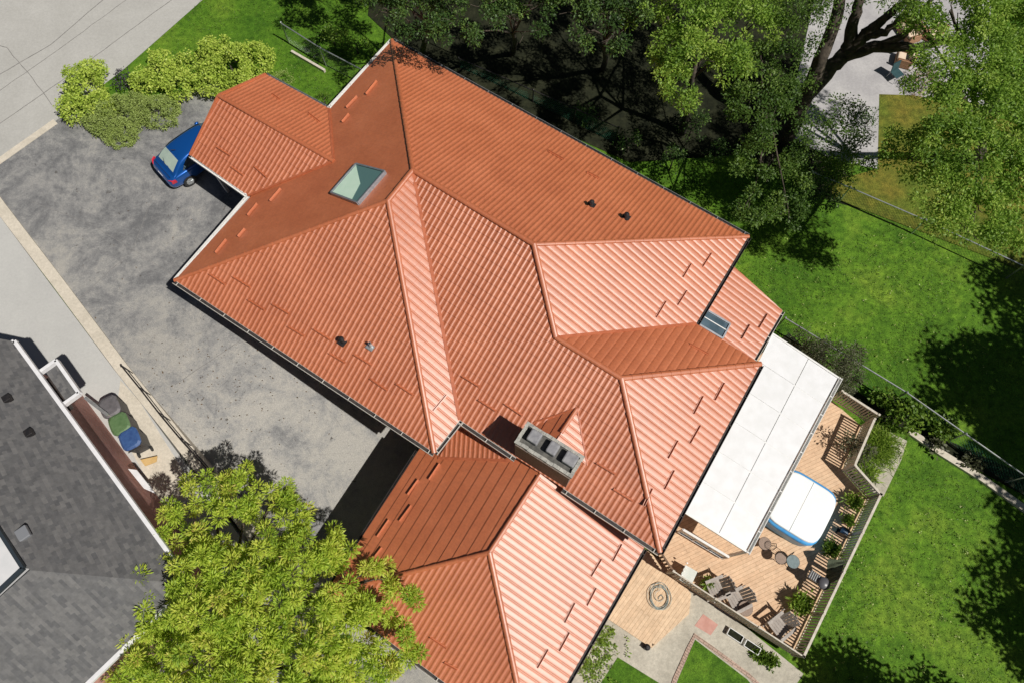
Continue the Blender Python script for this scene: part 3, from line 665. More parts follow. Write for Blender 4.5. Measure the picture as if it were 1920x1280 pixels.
# ------------------------------------------------------------------ wheeled bins
def bin_(x, y, ang, body, lid, nm, label):
    p = P(x, y, .1); t = thing(nm, label, 'bin', (p.x, p.y, .1)); t.rotation_euler = (0, 0, ang); t.scale = (1.2, 1.2, 1.08)
    mb = MB(); n_ = 10; vs = []
    for z, s_ in ((.06, .78), (.55, .9), (1.0, 1.0)):
        for sx, sy in ((-1, -1), (1, -1), (1, 1), (-1, 1)):
            for k in (0, 1): vs.append((sx * .29 * s_ * (1 if k != (sx * sy > 0) else .82), sy * .33 * s_ * (.84 if k != (sx * sy > 0) else 1), z))
    fs_ = [tuple(range(7, -1, -1))] + [(i + 8 * l, (i + 1) % 8 + 8 * l, (i + 1) % 8 + 8 * l + 8, i + 8 * l + 8) for l in range(2) for i in range(8)] + [tuple(range(16, 24))]
    mb.add(vs, fs_); local_build(mb, 'bin_body', body, t)
    mb = MB(); vs = []
    for z, s_ in ((1.0, 1.08), (1.045, 1.08), (1.09, .85)):
        for k in range(20):
            a = 2 * math.pi * k / 20; r_ = (abs(math.cos(a)) ** 4 + abs(math.sin(a)) ** 4) ** -.25; vs.append((.29 * s_ * r_ * math.cos(a) , .34 * s_ * r_ * math.sin(a), z))
    mb.add(vs, [(i + 20 * l, (i + 1) % 20 + 20 * l, (i + 1) % 20 + 20 * l + 20, i + 20 * l + 20) for l in range(2) for i in range(20)] + [tuple(range(40, 60))])
    l_ = local_build(mb, 'lid', lid, t, smooth=False)
    mb = MB(); mb.tube([(-.22, -.40, .98), (.22, -.40, .98)], .018); local_build(mb, 'handle', BLACK, t)
    for sx in (-1, 1):
        mb = MB(); mb.tube([(sx * .2, -.3, .10), (sx * .25, -.3, .10)], .10, 12); local_build(mb, 'wheel', BLACK, t)
    return t
GB = mat('grey_bin_plastic', (.10, .095, .10), (.15, .14, .15), 6, .5); GNB = mat('green_bin_plastic', (.08, .15, .06), (.12, .20, .09), 6, .45)
BLB = mat('blue_bin_plastic', (.03, .07, .20), (.05, .11, .27), 6, .4); BKP = mat('dark_bin_plastic', (.03, .03, .035), (.05, .05, .055), 6, .5)
bin_(232, 775, R(30), BKP, GB, 'wheeled_bin', 'grey lidded bin, nearest the plank gate')
bin_(250, 806, R(30), BKP, GNB, 'wheeled_bin', 'green lidded bin between the grey and the blue one')
bin_(269, 833, R(30), BKP, BLB, 'wheeled_bin', 'blue lidded bin at the maple end of the row')
mb = MB(); mb.slab([P(263, 861, .3), P(295, 854, .3), P(293, 865, .3), P(272, 873, .3)], .03); tag(mb.build('plywood_board', mat('yellow_plywood', (.55, .36, .13), (.62, .42, .18), 4, .7)), 'small yellow plywood board lying beside the blue bin', 'board')
# iron handrail on the retaining kerb
hr = thing('handrail', 'thin dark iron handrail on the pale kerb above the asphalt', 'handrail', P(230, 686, .13))
pts = [P(228, 686, 1.05), P(262, 728, 1.05), P(300, 777, 1.05), P(340, 825, 1.05), P(388, 878, 1.05), P(440, 945, 1.05)]
mb = MB(); mb.tube(pts, .024, 8); mb.build('top_rail', IRON, hr)
mb = MB(); mb.tube([p - Vector((0, 0, .45)) for p in pts], .016, 8); mb.build('mid_rail', IRON, hr)
for p in pts: mb = MB(); mb.tube([p, p - Vector((0, 0, .93))], .02, 8); mb.build('post', IRON, hr)
mb = MB(); mb.lathe(pts[0] + Vector((0, 0, 0)), [(.03, -.02), (.05, .02), (.03, .06)], 10); mb.build('post_cap', IRON, hr)

# ------------------------------------------------------------------ blue car
def car():
    t = thing('parked_car', 'metallic blue hatchback parked nose first under the carport roof', 'car', (-14.5, 20.0, .035)); t.rotation_euler = (0, 0, R(43))
    PB = bpy.data.materials.new('blue_car_paint'); PB.use_nodes = True; b = PB.node_tree.nodes['Principled BSDF']
    b.inputs['Base Color'].default_value = (.008, .10, .40, 1); b.inputs['Metallic'].default_value = .45; b.inputs['Roughness'].default_value = .28; b.inputs['Coat Weight'].default_value = 1; b.inputs['Coat Roughness'].default_value = .04
    st = [(-2.15, .60, .34, .62, .66), (-2.10, .74, .28, .80, .86), (-1.95, .83, .24, .88, .97), (-1.6, .87, .22, .92, 1.0), (-1.2, .885, .2, .94, 1.0), (-.6, .89, .2, .93, .99), (0, .89, .2, .92, .98), (.7, .885, .2, .90, .97),
          (1.15, .87, .2, .87, .95), (1.6, .85, .22, .78, .88), (1.95, .78, .26, .68, .76), (2.12, .62, .32, .56, .62), (2.17, .45, .36, .5, .55)]
    rings = []; nk = 16
    for x, hw, zb, zs, zt in st:
        half = [(0, zb), (hw * .86, zb), (hw * .96, zb + .10), (hw, (zb + zs) / 2), (hw * .985, zs - .06), (hw * .93, zs), (hw * .78, zs + (zt - zs) * .7), (hw * .4, zt), (0, zt)]
        ring = [(x, y, z) for y, z in half] + [(x, -y, z) for y, z in half[-2:0:-1]]; rings.append(ring)
    m_ = len(rings[0]); mb = MB(); vs = [v for r_ in rings for v in r_]
    mb.add(vs, [(i * m_ + k, i * m_ + (k + 1) % m_, (i + 1) * m_ + (k + 1) % m_, (i + 1) * m_ + k) for i in range(len(rings) - 1) for k in range(m_)] + [tuple(range(m_)), tuple(reversed([(len(rings) - 1) * m_ + k for k in range(m_)]))])
    o = local_build(mb, 'body', PB, t, smooth=True); sb = o.modifiers.new('s', 'SUBSURF'); sb.levels = sb.render_levels = 2
    gs = [(-1.78, .74, .99, .98), (-1.45, .70, .66, 1.22), (-1.10, .68, .60, 1.40), (-.5, .68, .58, 1.465), (.1, .68, .58, 1.46), (.5, .68, .58, 1.41), (.85, .70, .62, 1.22), (1.25, .74, .70, .98)]
    rings = []
    for x, hb, ht, zt in gs:
        if x == -1.78: ht = .66
        half = [(hb + .06, .86), (hb + .04, .96), (ht + (hb - ht) * .45 + .02, .96 + (zt - .96) * .55), (ht, max(zt - .06, .965)), (ht * .86, zt), (ht * .4, zt + .022), (0, zt + .028)]
        rings.append([(x, y, z) for y, z in half] + [(x, -y, z) for y, z in half[-2::-1]])
    m_ = len(rings[0]); mb = MB(); mb.add([v for r_ in rings for v in r_], [(i * m_ + k, i * m_ + k + 1, (i + 1) * m_ + k + 1, (i + 1) * m_ + k) for i in range(len(rings) - 1) for k in range(m_ - 1)])
    o = local_build(mb, 'cabin', PB, t, smooth=True); sb = o.modifiers.new('s', 'SUBSURF'); sb.levels = sb.render_levels = 2
    GW = mat('pale_rear_glass', (.38, .48, .42), (.48, .58, .50), 2, .15, 0, 0, 30, 3, .3, .7, .7)
    def patch(rows, nm, m, off):
        mb = MB(); n_ = len(rows[0]); vs = [Vector(p) + Vector(off) for r_ in rows for p in r_]; mb.add(vs, [(i * n_ + k, i * n_ + k + 1, (i + 1) * n_ + k + 1, (i + 1) * n_ + k) for i in range(len(rows) - 1) for k in range(n_ - 1)])
        return local_build(mb, nm, m, t, smooth=True)
    rw = [[(-1.66, y, 1.045 - abs(y) * .03) for y in (-.58, -.3, 0, .3, .58)], [(-1.42, y, 1.225 - abs(y) * .03) for y in (-.55, -.28, 0, .28, .55)], [(-1.16, y, 1.385 - abs(y) * .04) for y in (-.50, -.25, 0, .25, .50)]]
    patch(rw, 'rear_window', GW, (-.02, 0, .035))
    ws = [[(.60, y, 1.37 - abs(y) * .03) for y in (.5, .25, 0, -.25, -.5)], [(.87, y, 1.22 - abs(y) * .03) for y in (.56, .28, 0, -.28, -.56)], [(1.16, y, 1.04) for y in (.6, .3, 0, -.3, -.6)]]
    patch(ws, 'windscreen', GLASSD, (.02, 0, .04))
    for s_ in (-1, 1):
        sw_ = [[(-1.30, s_ * .765, 1.02), (-.6, s_ * .775, 1.0), (.1, s_ * .775, 1.0), (.85, s_ * .765, 1.0)], [(-1.12, s_ * .71, 1.2), (-.6, s_ * .70, 1.22), (.1, s_ * .70, 1.22), (.72, s_ * .71, 1.15)], [(-.92, s_ * .64, 1.34), (-.55, s_ * .625, 1.37), (.1, s_ * .625, 1.37), (.45, s_ * .64, 1.32)]]
        patch(sw_, 'side_window', GLASSD, (0, s_ * .02, 0))
        mb = MB(); mb.add([(-2.02, s_ * .62, .70), (-2.0, s_ * .80, .70), (-1.80, s_ * .885, .76), (-1.82, s_ * .875, .90), (-1.98, s_ * .80, .89), (-2.06, s_ * .60, .84)], [(0, 1, 4, 5), (1, 2, 3, 4)])
        o = local_build(mb, 'tail_lamp', mat('red_lamp_glass', (.55, .02, .04), (.7, .05, .08), 9, .15, 0, 0, 30, 3, .3, .7, .7), t); sd = o.modifiers.new('t', 'SOLIDIFY'); sd.thickness = .06; sd.offset = 0
        mb = MB(); mb.lathe((.62, s_ * .98, .98), [(.02, -.07), (.10, -.05), (.11, .03), (.05, .07)], 10, 1, .7); local_build(mb, 'wing_mirror', PB, t, smooth=True)
        for x in (-1.32, 1.3):
            mb = MB(); mb.tube([(x, s_ * .70, .31), (x, s_ * .90, .31)], .31, 24); wo = local_build(mb, 'wheel', BLACK, t)
            mb = MB(); mb.tube([(x, s_ * .89, .31), (x, s_ * .906, .31)], [.20, .18], 20)
            for k in range(5): a = k * 2 * math.pi / 5; mb.bar((x, s_ * .91, .31), (x + math.cos(a) * .19, s_ * .91, .31 + math.sin(a) * .19), .05, .02)
            r_ = mb.build('rim', GALV, None); r_.parent = wo
    mb = MB(); mb.box((-2.135, 0, .52), .03, 1.1, .16); local_build(mb, 'rear_bumper_trim', BLACK, t, bevel=.01)
    mb = MB(); mb.tube([(-1.70, .05, 1.08), (-1.58, .30, 1.14), (-1.50, .42, 1.17)], .012, 5); local_build(mb, 'wiper', BLACK, t)
    mb = MB(); mb.bar((-1.93, -.66, .985), (-1.93, .66, .985), .012, .012); local_build(mb, 'tailgate_gap', BLACK, t)
    mb = MB(); mb.tube([(-.95, 0, 1.46), (-1.12, 0, 1.62)], .012, 6); local_build(mb, 'aerial', BLACK, t)
    mb = MB(); mb.box((-2.11, 0, .74), .03, .36, .11); local_build(mb, 'number_plate', WHITE, t, bevel=.005)
car()

# ------------------------------------------------------------------ decks, railings, canopy, hot tub
DZ = -.75
dk = thing('timber_deck', 'raised tan timber deck behind the house, boards run diagonally', 'deck', (9, 4, -1.3))
rp = [(1507, 1230), (1652, 926), (1603, 871), (1640, 785), (1590, 742)]
RT = [P(x, y, .45) for x, y in rp]
dp = [Vector((p.x, p.y, 0)) for p in RT] + [P(1440, 650, DZ), P(1300, 800, DZ), P(1215, 1010, DZ), P(1262, 1082, DZ)]
mb = MB(); mb.prism([(p.x, p.y) for p in dp], DZ - .08, DZ); mb.build('deck_surface', DECK, dk)
mb = MB(); mb.prism(inset([Vector((p.x, p.y, 0)) for p in dp], .08), -1.4, DZ - .085); mb.build('deck_skirt', WOODD, dk)
dk2 = thing('lower_deck', 'low tan timber deck beside the garage wing with a coiled hose on it', 'deck', P(1220, 1130, -1.3))
lp = [P(1207, 1026, -1.1), P(1262, 1070, -1.1), P(1296, 1112, -1.1), P(1292, 1150, -1.1), P(1222, 1214, -1.1), P(1138, 1158, -1.1), P(1120, 1110, -1.1)]
mb = MB(); mb.prism([(p.x, p.y) for p in lp], -1.4, -1.1); mb.build('deck_surface', DECK2, dk2)
def railing(pts, label, top=RT[0].z, sp=.118, m=WOODR, h_=1.17, cap_w=.09):
    r_ = thing('deck_railing', label, 'railing', (pts[0].x, pts[0].y, DZ), 'railings round the deck')
    n_ = sum(int((pts[i + 1] - pts[i]).length / sp) for i in range(len(pts) - 1)); proto = None
    for i in range(len(pts) - 1):
        a, b = pts[i], pts[i + 1]; L = (b - a).length; x = (b - a).normalized()
        mb = MB(); mb.bar(a, b, cap_w, .035); mb.build('top_rail', m, r_)
        mb = MB(); mb.bar(a - Vector((0, 0, .09)), b - Vector((0, 0, .09)), .035, .08); mb.bar(a - Vector((0, 0, h_ - .1)), b - Vector((0, 0, h_ - .1)), .035, .07); mb.build('rail_beam', WOODR, r_)
        k = int(L / sp)
        for j in range(1, k):
            p = a.lerp(b, j / k)
            if proto is None:
                mb = MB(); mb.box((0, 0, -h_ / 2 + .01), .058, .04, h_ - .1); me_ = bpy.data.meshes.new('baluster'); me_.from_pydata(mb.v, [], mb.f); me_.materials.append(WOODR); proto = me_
            o = bpy.data.objects.new('baluster', proto); C.objects.link(o); o.location = (p.x - r_.location.x, p.y - r_.location.y, p.z - r_.location.z); o.rotation_euler = (0, 0, math.atan2(x.y, x.x)); o.parent = r_
    np_ = []
    for i in range(len(pts)):
        np_.append(pts[i])
        if i < len(pts) - 1:
            L = (pts[i + 1] - pts[i]).length; k = int(L / 1.9)
            for j in range(1, k + 1):
                if k > 0 and j < L / 1.9 + .01 and L > 2.6: np_.append(pts[i].lerp(pts[i + 1], j / (k + 1)))
    for p in np_:
        mb = MB(); mb.box((p.x, p.y, p.z - h_ / 2 + .03), .09, .09, h_ + .04, YAW); mb.build('post', WOODR, r_, bevel=.008)
    return r_
railing([RT[0], RT[1]], 'long weathered slatted railing between the deck and the back lawn')
railing([RT[1], RT[2], RT[3]], 'angled slatted railing beside the leafy clump and garden path')
railing([P(1648, 777, .45), RT[4] - (RT[3] - RT[4]).normalized() * .3], 'short slatted railing running from the white canopy towards the path')
RS = [P(1507, 1230, .45), P(1263, 1070, .45)]
railing([RS[0] + V * 0, RS[1]], 'dark narrow railing above the patio, along the rocking chairs', m=WOODR, cap_w=.05)
# steps shadow rack at the house corner: a slatted timber gate frame
gt = thing('slatted_gate', 'low dark stained slatted gate at the house corner, above the hose', 'gate', P(1250, 1060, DZ))
a, b = P(1238, 1033, .25), P(1268, 1078, .25)
mb = MB(); mb.bar(a, b, .07, .07); mb.build('top_rail', WOODD, gt)
for k in range(7): mb = MB(); p = a.lerp(b, (k + .5) / 7); mb.box((p.x, p.y, -.2), .035, .09, .85, YAW); mb.build('slat', WOODD, gt)

# white patio canopy on posts
ZC0, ZC1 = 1.95, 1.7
cv = thing('patio_canopy', 'white panelled patio canopy on posts over the timber deck', 'canopy', P(1420, 830, DZ))
h0, h1 = P(1420, 628, ZC0), P(1262, 948, ZC0)      # house side (tucked under the eave)
o0, o1 = P(1572, 708, ZC1), P(1399, 1033, ZC1)
hh0 = P(1448, 626, ZC0); hh1 = P(1284, 960, ZC0)
ns = 6
for i in range(ns):
    for j in range(2):
        fa, fb = (0, .544) if j == 0 else (.558, 1)
        q4 = [h0.lerp(o0, 0)] * 0
        def pt(u_, t_): return hh0.lerp(hh1, u_).lerp(o0.lerp(o1, u_), t_)
        g = .0012; z_ = Vector((0, 0, .018 if j == 0 else 0))
        mb = MB(); mb.slab([pt(i / ns + g, fa) + z_, pt((i + 1) / ns - g, fa) + z_, pt((i + 1) / ns - g, fb) + z_, pt(i / ns + g, fb) + z_], .03); mb.build('canopy_panel', WHITE2, cv)
for i in range(ns + 1):
    a_, b_ = hh0.lerp(hh1, i / ns), o0.lerp(o1, i / ns); mb = MB(); dz = Vector((0, 0, -.06 if 0 < i < ns else .0)); mb.bar(a_ + dz, b_ + dz, .07, .10); mb.build('rafter', WHITE, cv)
mb = MB(); mid0, mid1 = hh0.lerp(o0, .55), hh1.lerp(o1, .55); mb.bar(mid0 - Vector((0, 0, .08)), mid1 - Vector((0, 0, .08)), .06, .1); mb.build('purlin', WHITE, cv)
x_ = (o1 - o0).normalized(); on = Vector((x_.y, -x_.x, 0));
if on.dot(U) < 0: on = -on
mb = MB(); mb.bar(o0 + on * .03 - x_ * .05, o1 + on * .03 + x_ * .05, .02, .14); mb.bar(o0 + on * .14 - x_ * .05, o1 + on * .14 + x_ * .05, .02, .14); mb.bar(o0 + on * .085 - Vector((0, 0, .05)), o1 + on * .085 - Vector((0, 0, .05)), .11, .02)
for k in range(10): p = o0.lerp(o1, k / 9) + on * .085; mb.box((p.x, p.y, p.z + .05), .04, .12, .02, math.atan2(x_.y, x_.x))
mb.build('gutter', WHITE, cv)
for k in (0, .5, 1): p = o0.lerp(o1, k); mb = MB(); mb.box((p.x, p.y, (p.z + DZ) / 2), .09, .09, p.z - DZ - .1, YAW); mb.build('post', WHITE, cv)
# white framed glass wind screen panel below the canopy edge
ws = thing('glass_windscreen', 'low white framed glass screen under the lower edge of the canopy', 'screen', P(1330, 1010, DZ))
a, b = P(1281, 992, .35), P(1366, 1043, .35)
for z in (0, -.8): mb = MB(); mb.bar(a + Vector((0, 0, z)), b + Vector((0, 0, z)), .09, .06); mb.build('frame', WHITE, ws)
for k in (0, .33, .66, 1): p = a.lerp(b, k); mb = MB(); mb.box((p.x, p.y, -.12), .07, .07, .95, YAW); mb.build('post', WHITE, ws)
mb = MB(); mb.bar(a - Vector((0, 0, .4)), b - Vector((0, 0, .4)), .012, .72); mb.build('pane', GLASSD, ws)

# hot tub: blue rounded shell under a quilted white cover
hc = [P(1496, 876, .35), P(1582, 930, .35), P(1533, 1031, .35), P(1440, 975, .35)]
ctr = sum(hc, Vector()) / 4; hx = ((hc[1] - hc[0]) + (hc[2] - hc[3])) / 2; hy = ((hc[3] - hc[0]) + (hc[2] - hc[1])) / 2
ctr = ctr - hx.normalized() * .15
tb = thing('hot_tub', 'square blue hot tub with a rounded white cover, half under the canopy', 'hot tub', (ctr.x, ctr.y, DZ)); tb.rotation_euler = (0, 0, math.atan2(hx.y, hx.x))
BLU = mat('blue_tub_vinyl', (.06, .30, .66), (.10, .40, .76), 3, .35); COV = mat('white_cover_vinyl', (.86, .88, .88), (.80, .86, .88), 1.5, .4)
def rsq(hw, hd, z, n_=48, e_=5.0):
    o = []
    for k in range(n_):
        a = 2 * math.pi * k / n_; r_ = (abs(math.cos(a)) ** e_ + abs(math.sin(a)) ** e_) ** (-1 / e_); o.append((hw * r_ * math.cos(a), hd * r_ * math.sin(a), z))
    return o
def stack(rs, n_=48):
    mb = MB(); vs = [p for r_ in rs for p in r_]; mb.add(vs, [(i * n_ + k, i * n_ + (k + 1) % n_, (i + 1) * n_ + (k + 1) % n_, (i + 1) * n_ + k) for i in range(len(rs) - 1) for k in range(n_)] + [tuple(range(n_ - 1, -1, -1)), tuple((len(rs) - 1) * n_ + k for k in range(n_))]); return mb
w2, d2 = hx.length / 2 + .1, hy.length / 2
local_build(stack([rsq(w2 * .97, d2 * .97, .0), rsq(w2, d2, .08), rsq(w2, d2, .62), rsq(w2 * 1.02, d2 * 1.02, .74), rsq(w2 * 1.02, d2 * 1.02, .84), rsq(w2 * .98, d2 * .98, .90)]), 'tub_shell', BLU, tb, smooth=True)
local_build(stack([rsq(w2 * .995, d2 * .925, .88), rsq(w2 * 1.0, d2 * .93, .93), rsq(w2 * .985, d2 * .915, .975), rsq(w2 * .96, d2 * .90, .988), rsq(w2 * .90, d2 * .85, .99), rsq(w2 * .4, d2 * .4, .995)]), 'cover', COV, tb, smooth=True)
mb = MB(); mb.bar((0, -d2 * .9, 1.0), (0, d2 * .9, 1.0), .03, .02); local_build(mb, 'cover_seam', COV, tb)

# ------------------------------------------------------------------ deck furniture
def adirondack(x, y, ang, label):
    p = P(x, y, DZ); t = thing('rocking_chair', label, 'chair', (p.x, p.y, DZ), 'grey slatted chairs on the deck'); t.rotation_euler = (0, 0, R(ang))
    for k in range(5):
        mb = MB(); mb.box((.30 - k * .115, 0, .40 - k * .025), .10, .56, .022, 0, Matrix.Rotation(R(12), 3, 'Y')); local_build(mb, 'seat_slat', WOODG, t, bevel=.004)
    for k in range(5):
        mb = MB(); y_ = (k - 2) * .112; hgt = .78 - abs(k - 2) * .05; b0 = Vector((-.22, y_, .30)); b1 = Vector((-.22 - .42 * hgt, y_ * 1.12, .30 + .88 * hgt)); mb.bar(b0, b1, .10, .02, (1, 0, .4)); local_build(mb, 'back_slat', WOODG, t, bevel=.004)
    for s_ in (-1, 1):
        mb = MB(); mb.box((.02, s_ * .36, .60), .74, .12, .025); local_build(mb, 'armrest', WOODG, t, bevel=.006)
        mb = MB(); mb.bar((.33, s_ * .33, .08), (.33, s_ * .33, .59), .045, .09); mb.build('leg', WOODG, None).parent = t
        mb = MB(); mb.bar((-.3, s_ * .33, .08), (-.33, s_ * .33, .59), .045, .09); mb.build('leg', WOODG, None).parent = t
        mb = MB(); mb.tube([(-.62, s_ * .31, .13), (-.35, s_ * .31, .05), (0, s_ * .31, .025), (.3, s_ * .31, .04), (.5, s_ * .31, .09)], .028, 6); local_build(mb, 'rocker', WOODG, t)
        mb = MB(); mb.bar((.36, s_ * .29, .41), (-.28, s_ * .29, .27), .03, .09); local_build(mb, 'side_rail', WOODG, t)
    mb = MB(); mb.bar((-.5, -.28, .86), (-.5, .28, .86), .03, .06); local_build(mb, 'back_brace', WOODG, t)
    return t
adirondack(1378, 1124, 205, 'grey slatted rocking chair next to the small round side table')
adirondack(1457, 1172, 215, 'grey slatted rocking chair in the railing corner')
adirondack(1340, 1103, 200, 'grey slatted rocking chair behind the flower table')
def wire_round(nm, lab, cat, x, y, r_, h_, top, seat=False, group=None, ang=0):
    p = P(x, y, DZ + h_); t = thing(nm, lab, cat, (p.x, p.y, DZ), group); t.rotation_euler = (0, 0, R(ang)); c = Vector((0, 0, 0))
    mb = MB(); mb.lathe((0, 0, h_), [(r_ * .3, -.012), (r_, -.012), (r_, .012), (r_ * .3, .014)], 28); local_build(mb, 'seat' if seat else 'table_top', top, t)
    ring = [(r_ * math.cos(k * math.pi / 12), r_ * math.sin(k * math.pi / 12), h_) for k in range(25)]
    mb = MB(); mb.tube(ring, .013, 6, False); local_build(mb, 'rim', IRON, t)
    for k in range(4 if seat else 3):
        a = (k + .5) * math.pi * 2 / (4 if seat else 3); mb = MB(); mb.tube([(r_ * .8 * math.cos(a), r_ * .8 * math.sin(a), h_ - .01), (r_ * .6 * math.cos(a), r_ * .6 * math.sin(a), h_ * .5), (r_ * 1.05 * math.cos(a), r_ * 1.05 * math.sin(a), .01)], .012, 6); local_build(mb, 'leg', IRON, t)
    if seat:
        arc = [(-r_ * .95, -r_ * .6, h_), (-r_ * 1.25, -r_ * .55, h_ + .35), (-r_ * 1.35, 0, h_ + .48), (-r_ * 1.25, r_ * .55, h_ + .35), (-r_ * .95, r_ * .6, h_)]
        mb = MB(); mb.tube(arc, .013, 6)
        for y_ in (-.3, 0, .3): mb.tube([(-r_ * .95, y_ * r_, h_), (-r_ * 1.3, y_ * r_, h_ + .44)], .006, 5)
        local_build(mb, 'backrest', IRON, t)
    return t
WMESH = mat('brown_woven_mesh', (.24, .17, .13), (.32, .24, .19), 40, .7); SLATE = mat('blue_grey_cushion', (.14, .19, .20), (.20, .26, .27), 8, .7)
wire_round('bistro_chair', 'wire bistro chair with brown seat, closest to the canopy post', 'chair', 1434, 1018, .24, .45, WMESH, True, 'wire bistro set by the hot tub', 150)
wire_round('bistro_table', 'small round wire table between the two bistro chairs', 'table', 1464, 1046, .21, .55, WMESH, False, 'wire bistro set by the hot tub')
wire_round('bistro_chair', 'bistro chair with blue grey oval seat beside the wire table', 'chair', 1487, 1052, .25, .45, SLATE, True, 'wire bistro set by the hot tub', -60)
wire_round('side_table', 'round brown side table touching the rocking chair', 'table', 1398, 1140, .27, .42, WMESH)
# flower table with cups
ft = thing('patio_table', 'low glass topped table holding cups, at the gate end of the deck', 'table', P(1286, 1080, DZ))
p = P(1290, 1078, DZ + .5)
mb = MB(); mb.box((p.x, p.y, p.z), .62, .52, .03, R(60)); mb.build('table_top', mat('white_tray', (.62, .66, .60), (.7, .72, .68), 5, .3), ft, bevel=.01)
for sx, sy in ((-1, -1), (1, -1), (1, 1), (-1, 1)): o_ = Matrix.Rotation(R(60), 3, 'Z') @ Vector((sx * .26, sy * .22, 0)); mb = MB(); mb.tube([(p.x + o_.x, p.y + o_.y, p.z - .01), (p.x + o_.x, p.y + o_.y, DZ)], .02, 6); mb.build('leg', IRON, ft)
for k in range(5):
    a = P(1275 + k * 3.2, 1085 - k * 7.5, DZ + .52); mb = MB(); mb.lathe(a, [(.022, 0), (.032, .02), (.034, .09), (.028, .092)], 10); tag(mb.build('cup', WHITE), 'white cup standing in a row of five like it on the deck table', 'cup', 'white cups on the deck table')
# barbecue: dark round lidded grill with side tray
bq = thing('barbecue', 'small dark barbecue with round grey lid standing by the long railing', 'barbecue', P(1540, 1092, DZ))
a = P(1545, 1093, DZ + .85); mb = MB(); mb.lathe(a, [(.05, -.16), (.17, -.12), (.24, 0), (.235, .03), (.15, .10), (.03, .12)], 22); mb.build('kettle', mat('grill_enamel', (.09, .09, .10), (.12, .12, .13), 4, .35), bq, smooth=True)
b_ = P(1527, 1080, DZ + .8); mb = MB(); mb.box(b_, .42, .34, .04, R(-35)); mb.build('side_tray', IRON, bq)
mb = MB()
for k in range(5): mb.bar(b_ + U * (k * .08 - .16) - V * .15 + Vector((0, 0, .03)), b_ + U * (k * .08 - .16) + V * .15 + Vector((0, 0, .03)), .012, .012)
mb.build('grate', GALV, bq)
for k in range(3): t_ = 2.1 * k; mb = MB(); mb.tube([a + Vector((.1 * math.cos(t_), .1 * math.sin(t_), -.14)), Vector((a.x + .26 * math.cos(t_), a.y + .26 * math.sin(t_), DZ))], .014, 6); mb.build('leg', IRON, bq)
# folded green shade cloth over the rail
sc = MB(); pa = [P(1552, 1047, DZ + .9), P(1585, 1049, DZ + 1.12), P(1574, 1084, DZ + 1.1), P(1548, 1098, DZ + .3)]
N_ = 10; vs = []
for i in range(N_ + 1):
    for j in range(N_ + 1):
        p = pa[0].lerp(pa[1], j / N_).lerp(pa[3].lerp(pa[2], j / N_), i / N_); vs.append(p + Vector((0, 0, .035 * math.sin(i * 2.3 + j * .4))))
sc.add(vs, [(i * (N_ + 1) + j, i * (N_ + 1) + j + 1, (i + 1) * (N_ + 1) + j + 1, (i + 1) * (N_ + 1) + j) for i in range(N_) for j in range(N_)])
o = sc.build('shade_cloth', mat('olive_cloth', (.07, .09, .055), (.11, .13, .08), 8, .9)); sd = o.modifiers.new('t', 'SOLIDIFY'); sd.thickness = .012
tag(o, 'dark olive shade cloth draped over the long railing', 'cloth')
# hose reel and hose coil
hz = thing('hose_reel', 'dark hose reel with bluish hose standing by the railing near the hot tub', 'hose reel', P(1583, 997, DZ))
a = P(1583, 997, DZ + .3)
for s_ in (-.12, .12): mb = MB(); mb.tube([a + V * s_, a + V * (s_ + .02)], .22, 18); mb.build('reel_disc', IRON, hz)
mb = MB(); mb.tube([a - V * .11, a + V * .11], .15, 16); mb.build('hose', mat('blue_hose', (.05, .09, .15), (.1, .15, .22), 20, .5), hz)
mb = MB(); mb.bar(a - V * .14 - Vector((0, 0, .28)), a + V * .14 - Vector((0, 0, .28)), .4, .04); mb.build('foot', IRON, hz)
HOSE = mat('grey_green_hose', (.25, .31, .30), (.38, .44, .42), 6, .45)
c0 = P(1236, 1117, -1.08); pts = []
for k in range(340):
    t_ = k * .11; r_ = .40 + .05 * math.sin(t_ * .37) + .045 * math.sin(t_ * 1.13 + 1) - (.0007 * k if k > 300 else 0); pts.append(c0 + Vector((r_ * math.cos(t_) * .92 + .03 * math.sin(t_ * .23), r_ * math.sin(t_) * 1.1 + .03 * math.cos(t_ * .31), .012 + .02 * (math.sin(t_ * .6) + 1))))
for k in range(14): pts.append(pts[-1].lerp(c0 + Vector((.1 * math.sin(k * .5), .18 - k * .03, .01)), .22))
mb = MB(); mb.tube(pts, .011, 6); tag(mb.build('garden_hose', HOSE, smooth=True), 'coiled grey green garden hose lying on the low deck', 'hose')
# boot scraper / tap clutter at the corner of the low deck, window boxes below the railing
cl_ = thing('watering_can', 'small dark watering can at the outer corner of the low deck', 'watering can', G(1212, 1213))
a = G(1212, 1212); mb = MB(); mb.lathe(a + Vector((0, 0, .03)), [(.11, 0), (.13, .02), (.12, .2), (.05, .24)], 14); mb.build('can_body', IRON, cl_)
mb = MB(); mb.tube([a + Vector((.1, .02, .08)), a + Vector((.26, .1, .27))], .015, 6); mb.build('spout', IRON, cl_)
mb = MB(); mb.tube([a + Vector((-.11, 0, .06)), a + Vector((-.18, 0, .18)), a + Vector((-.06, 0, .3)), a + Vector((.03, 0, .24))], .012, 6); mb.build('handle', IRON, cl_)

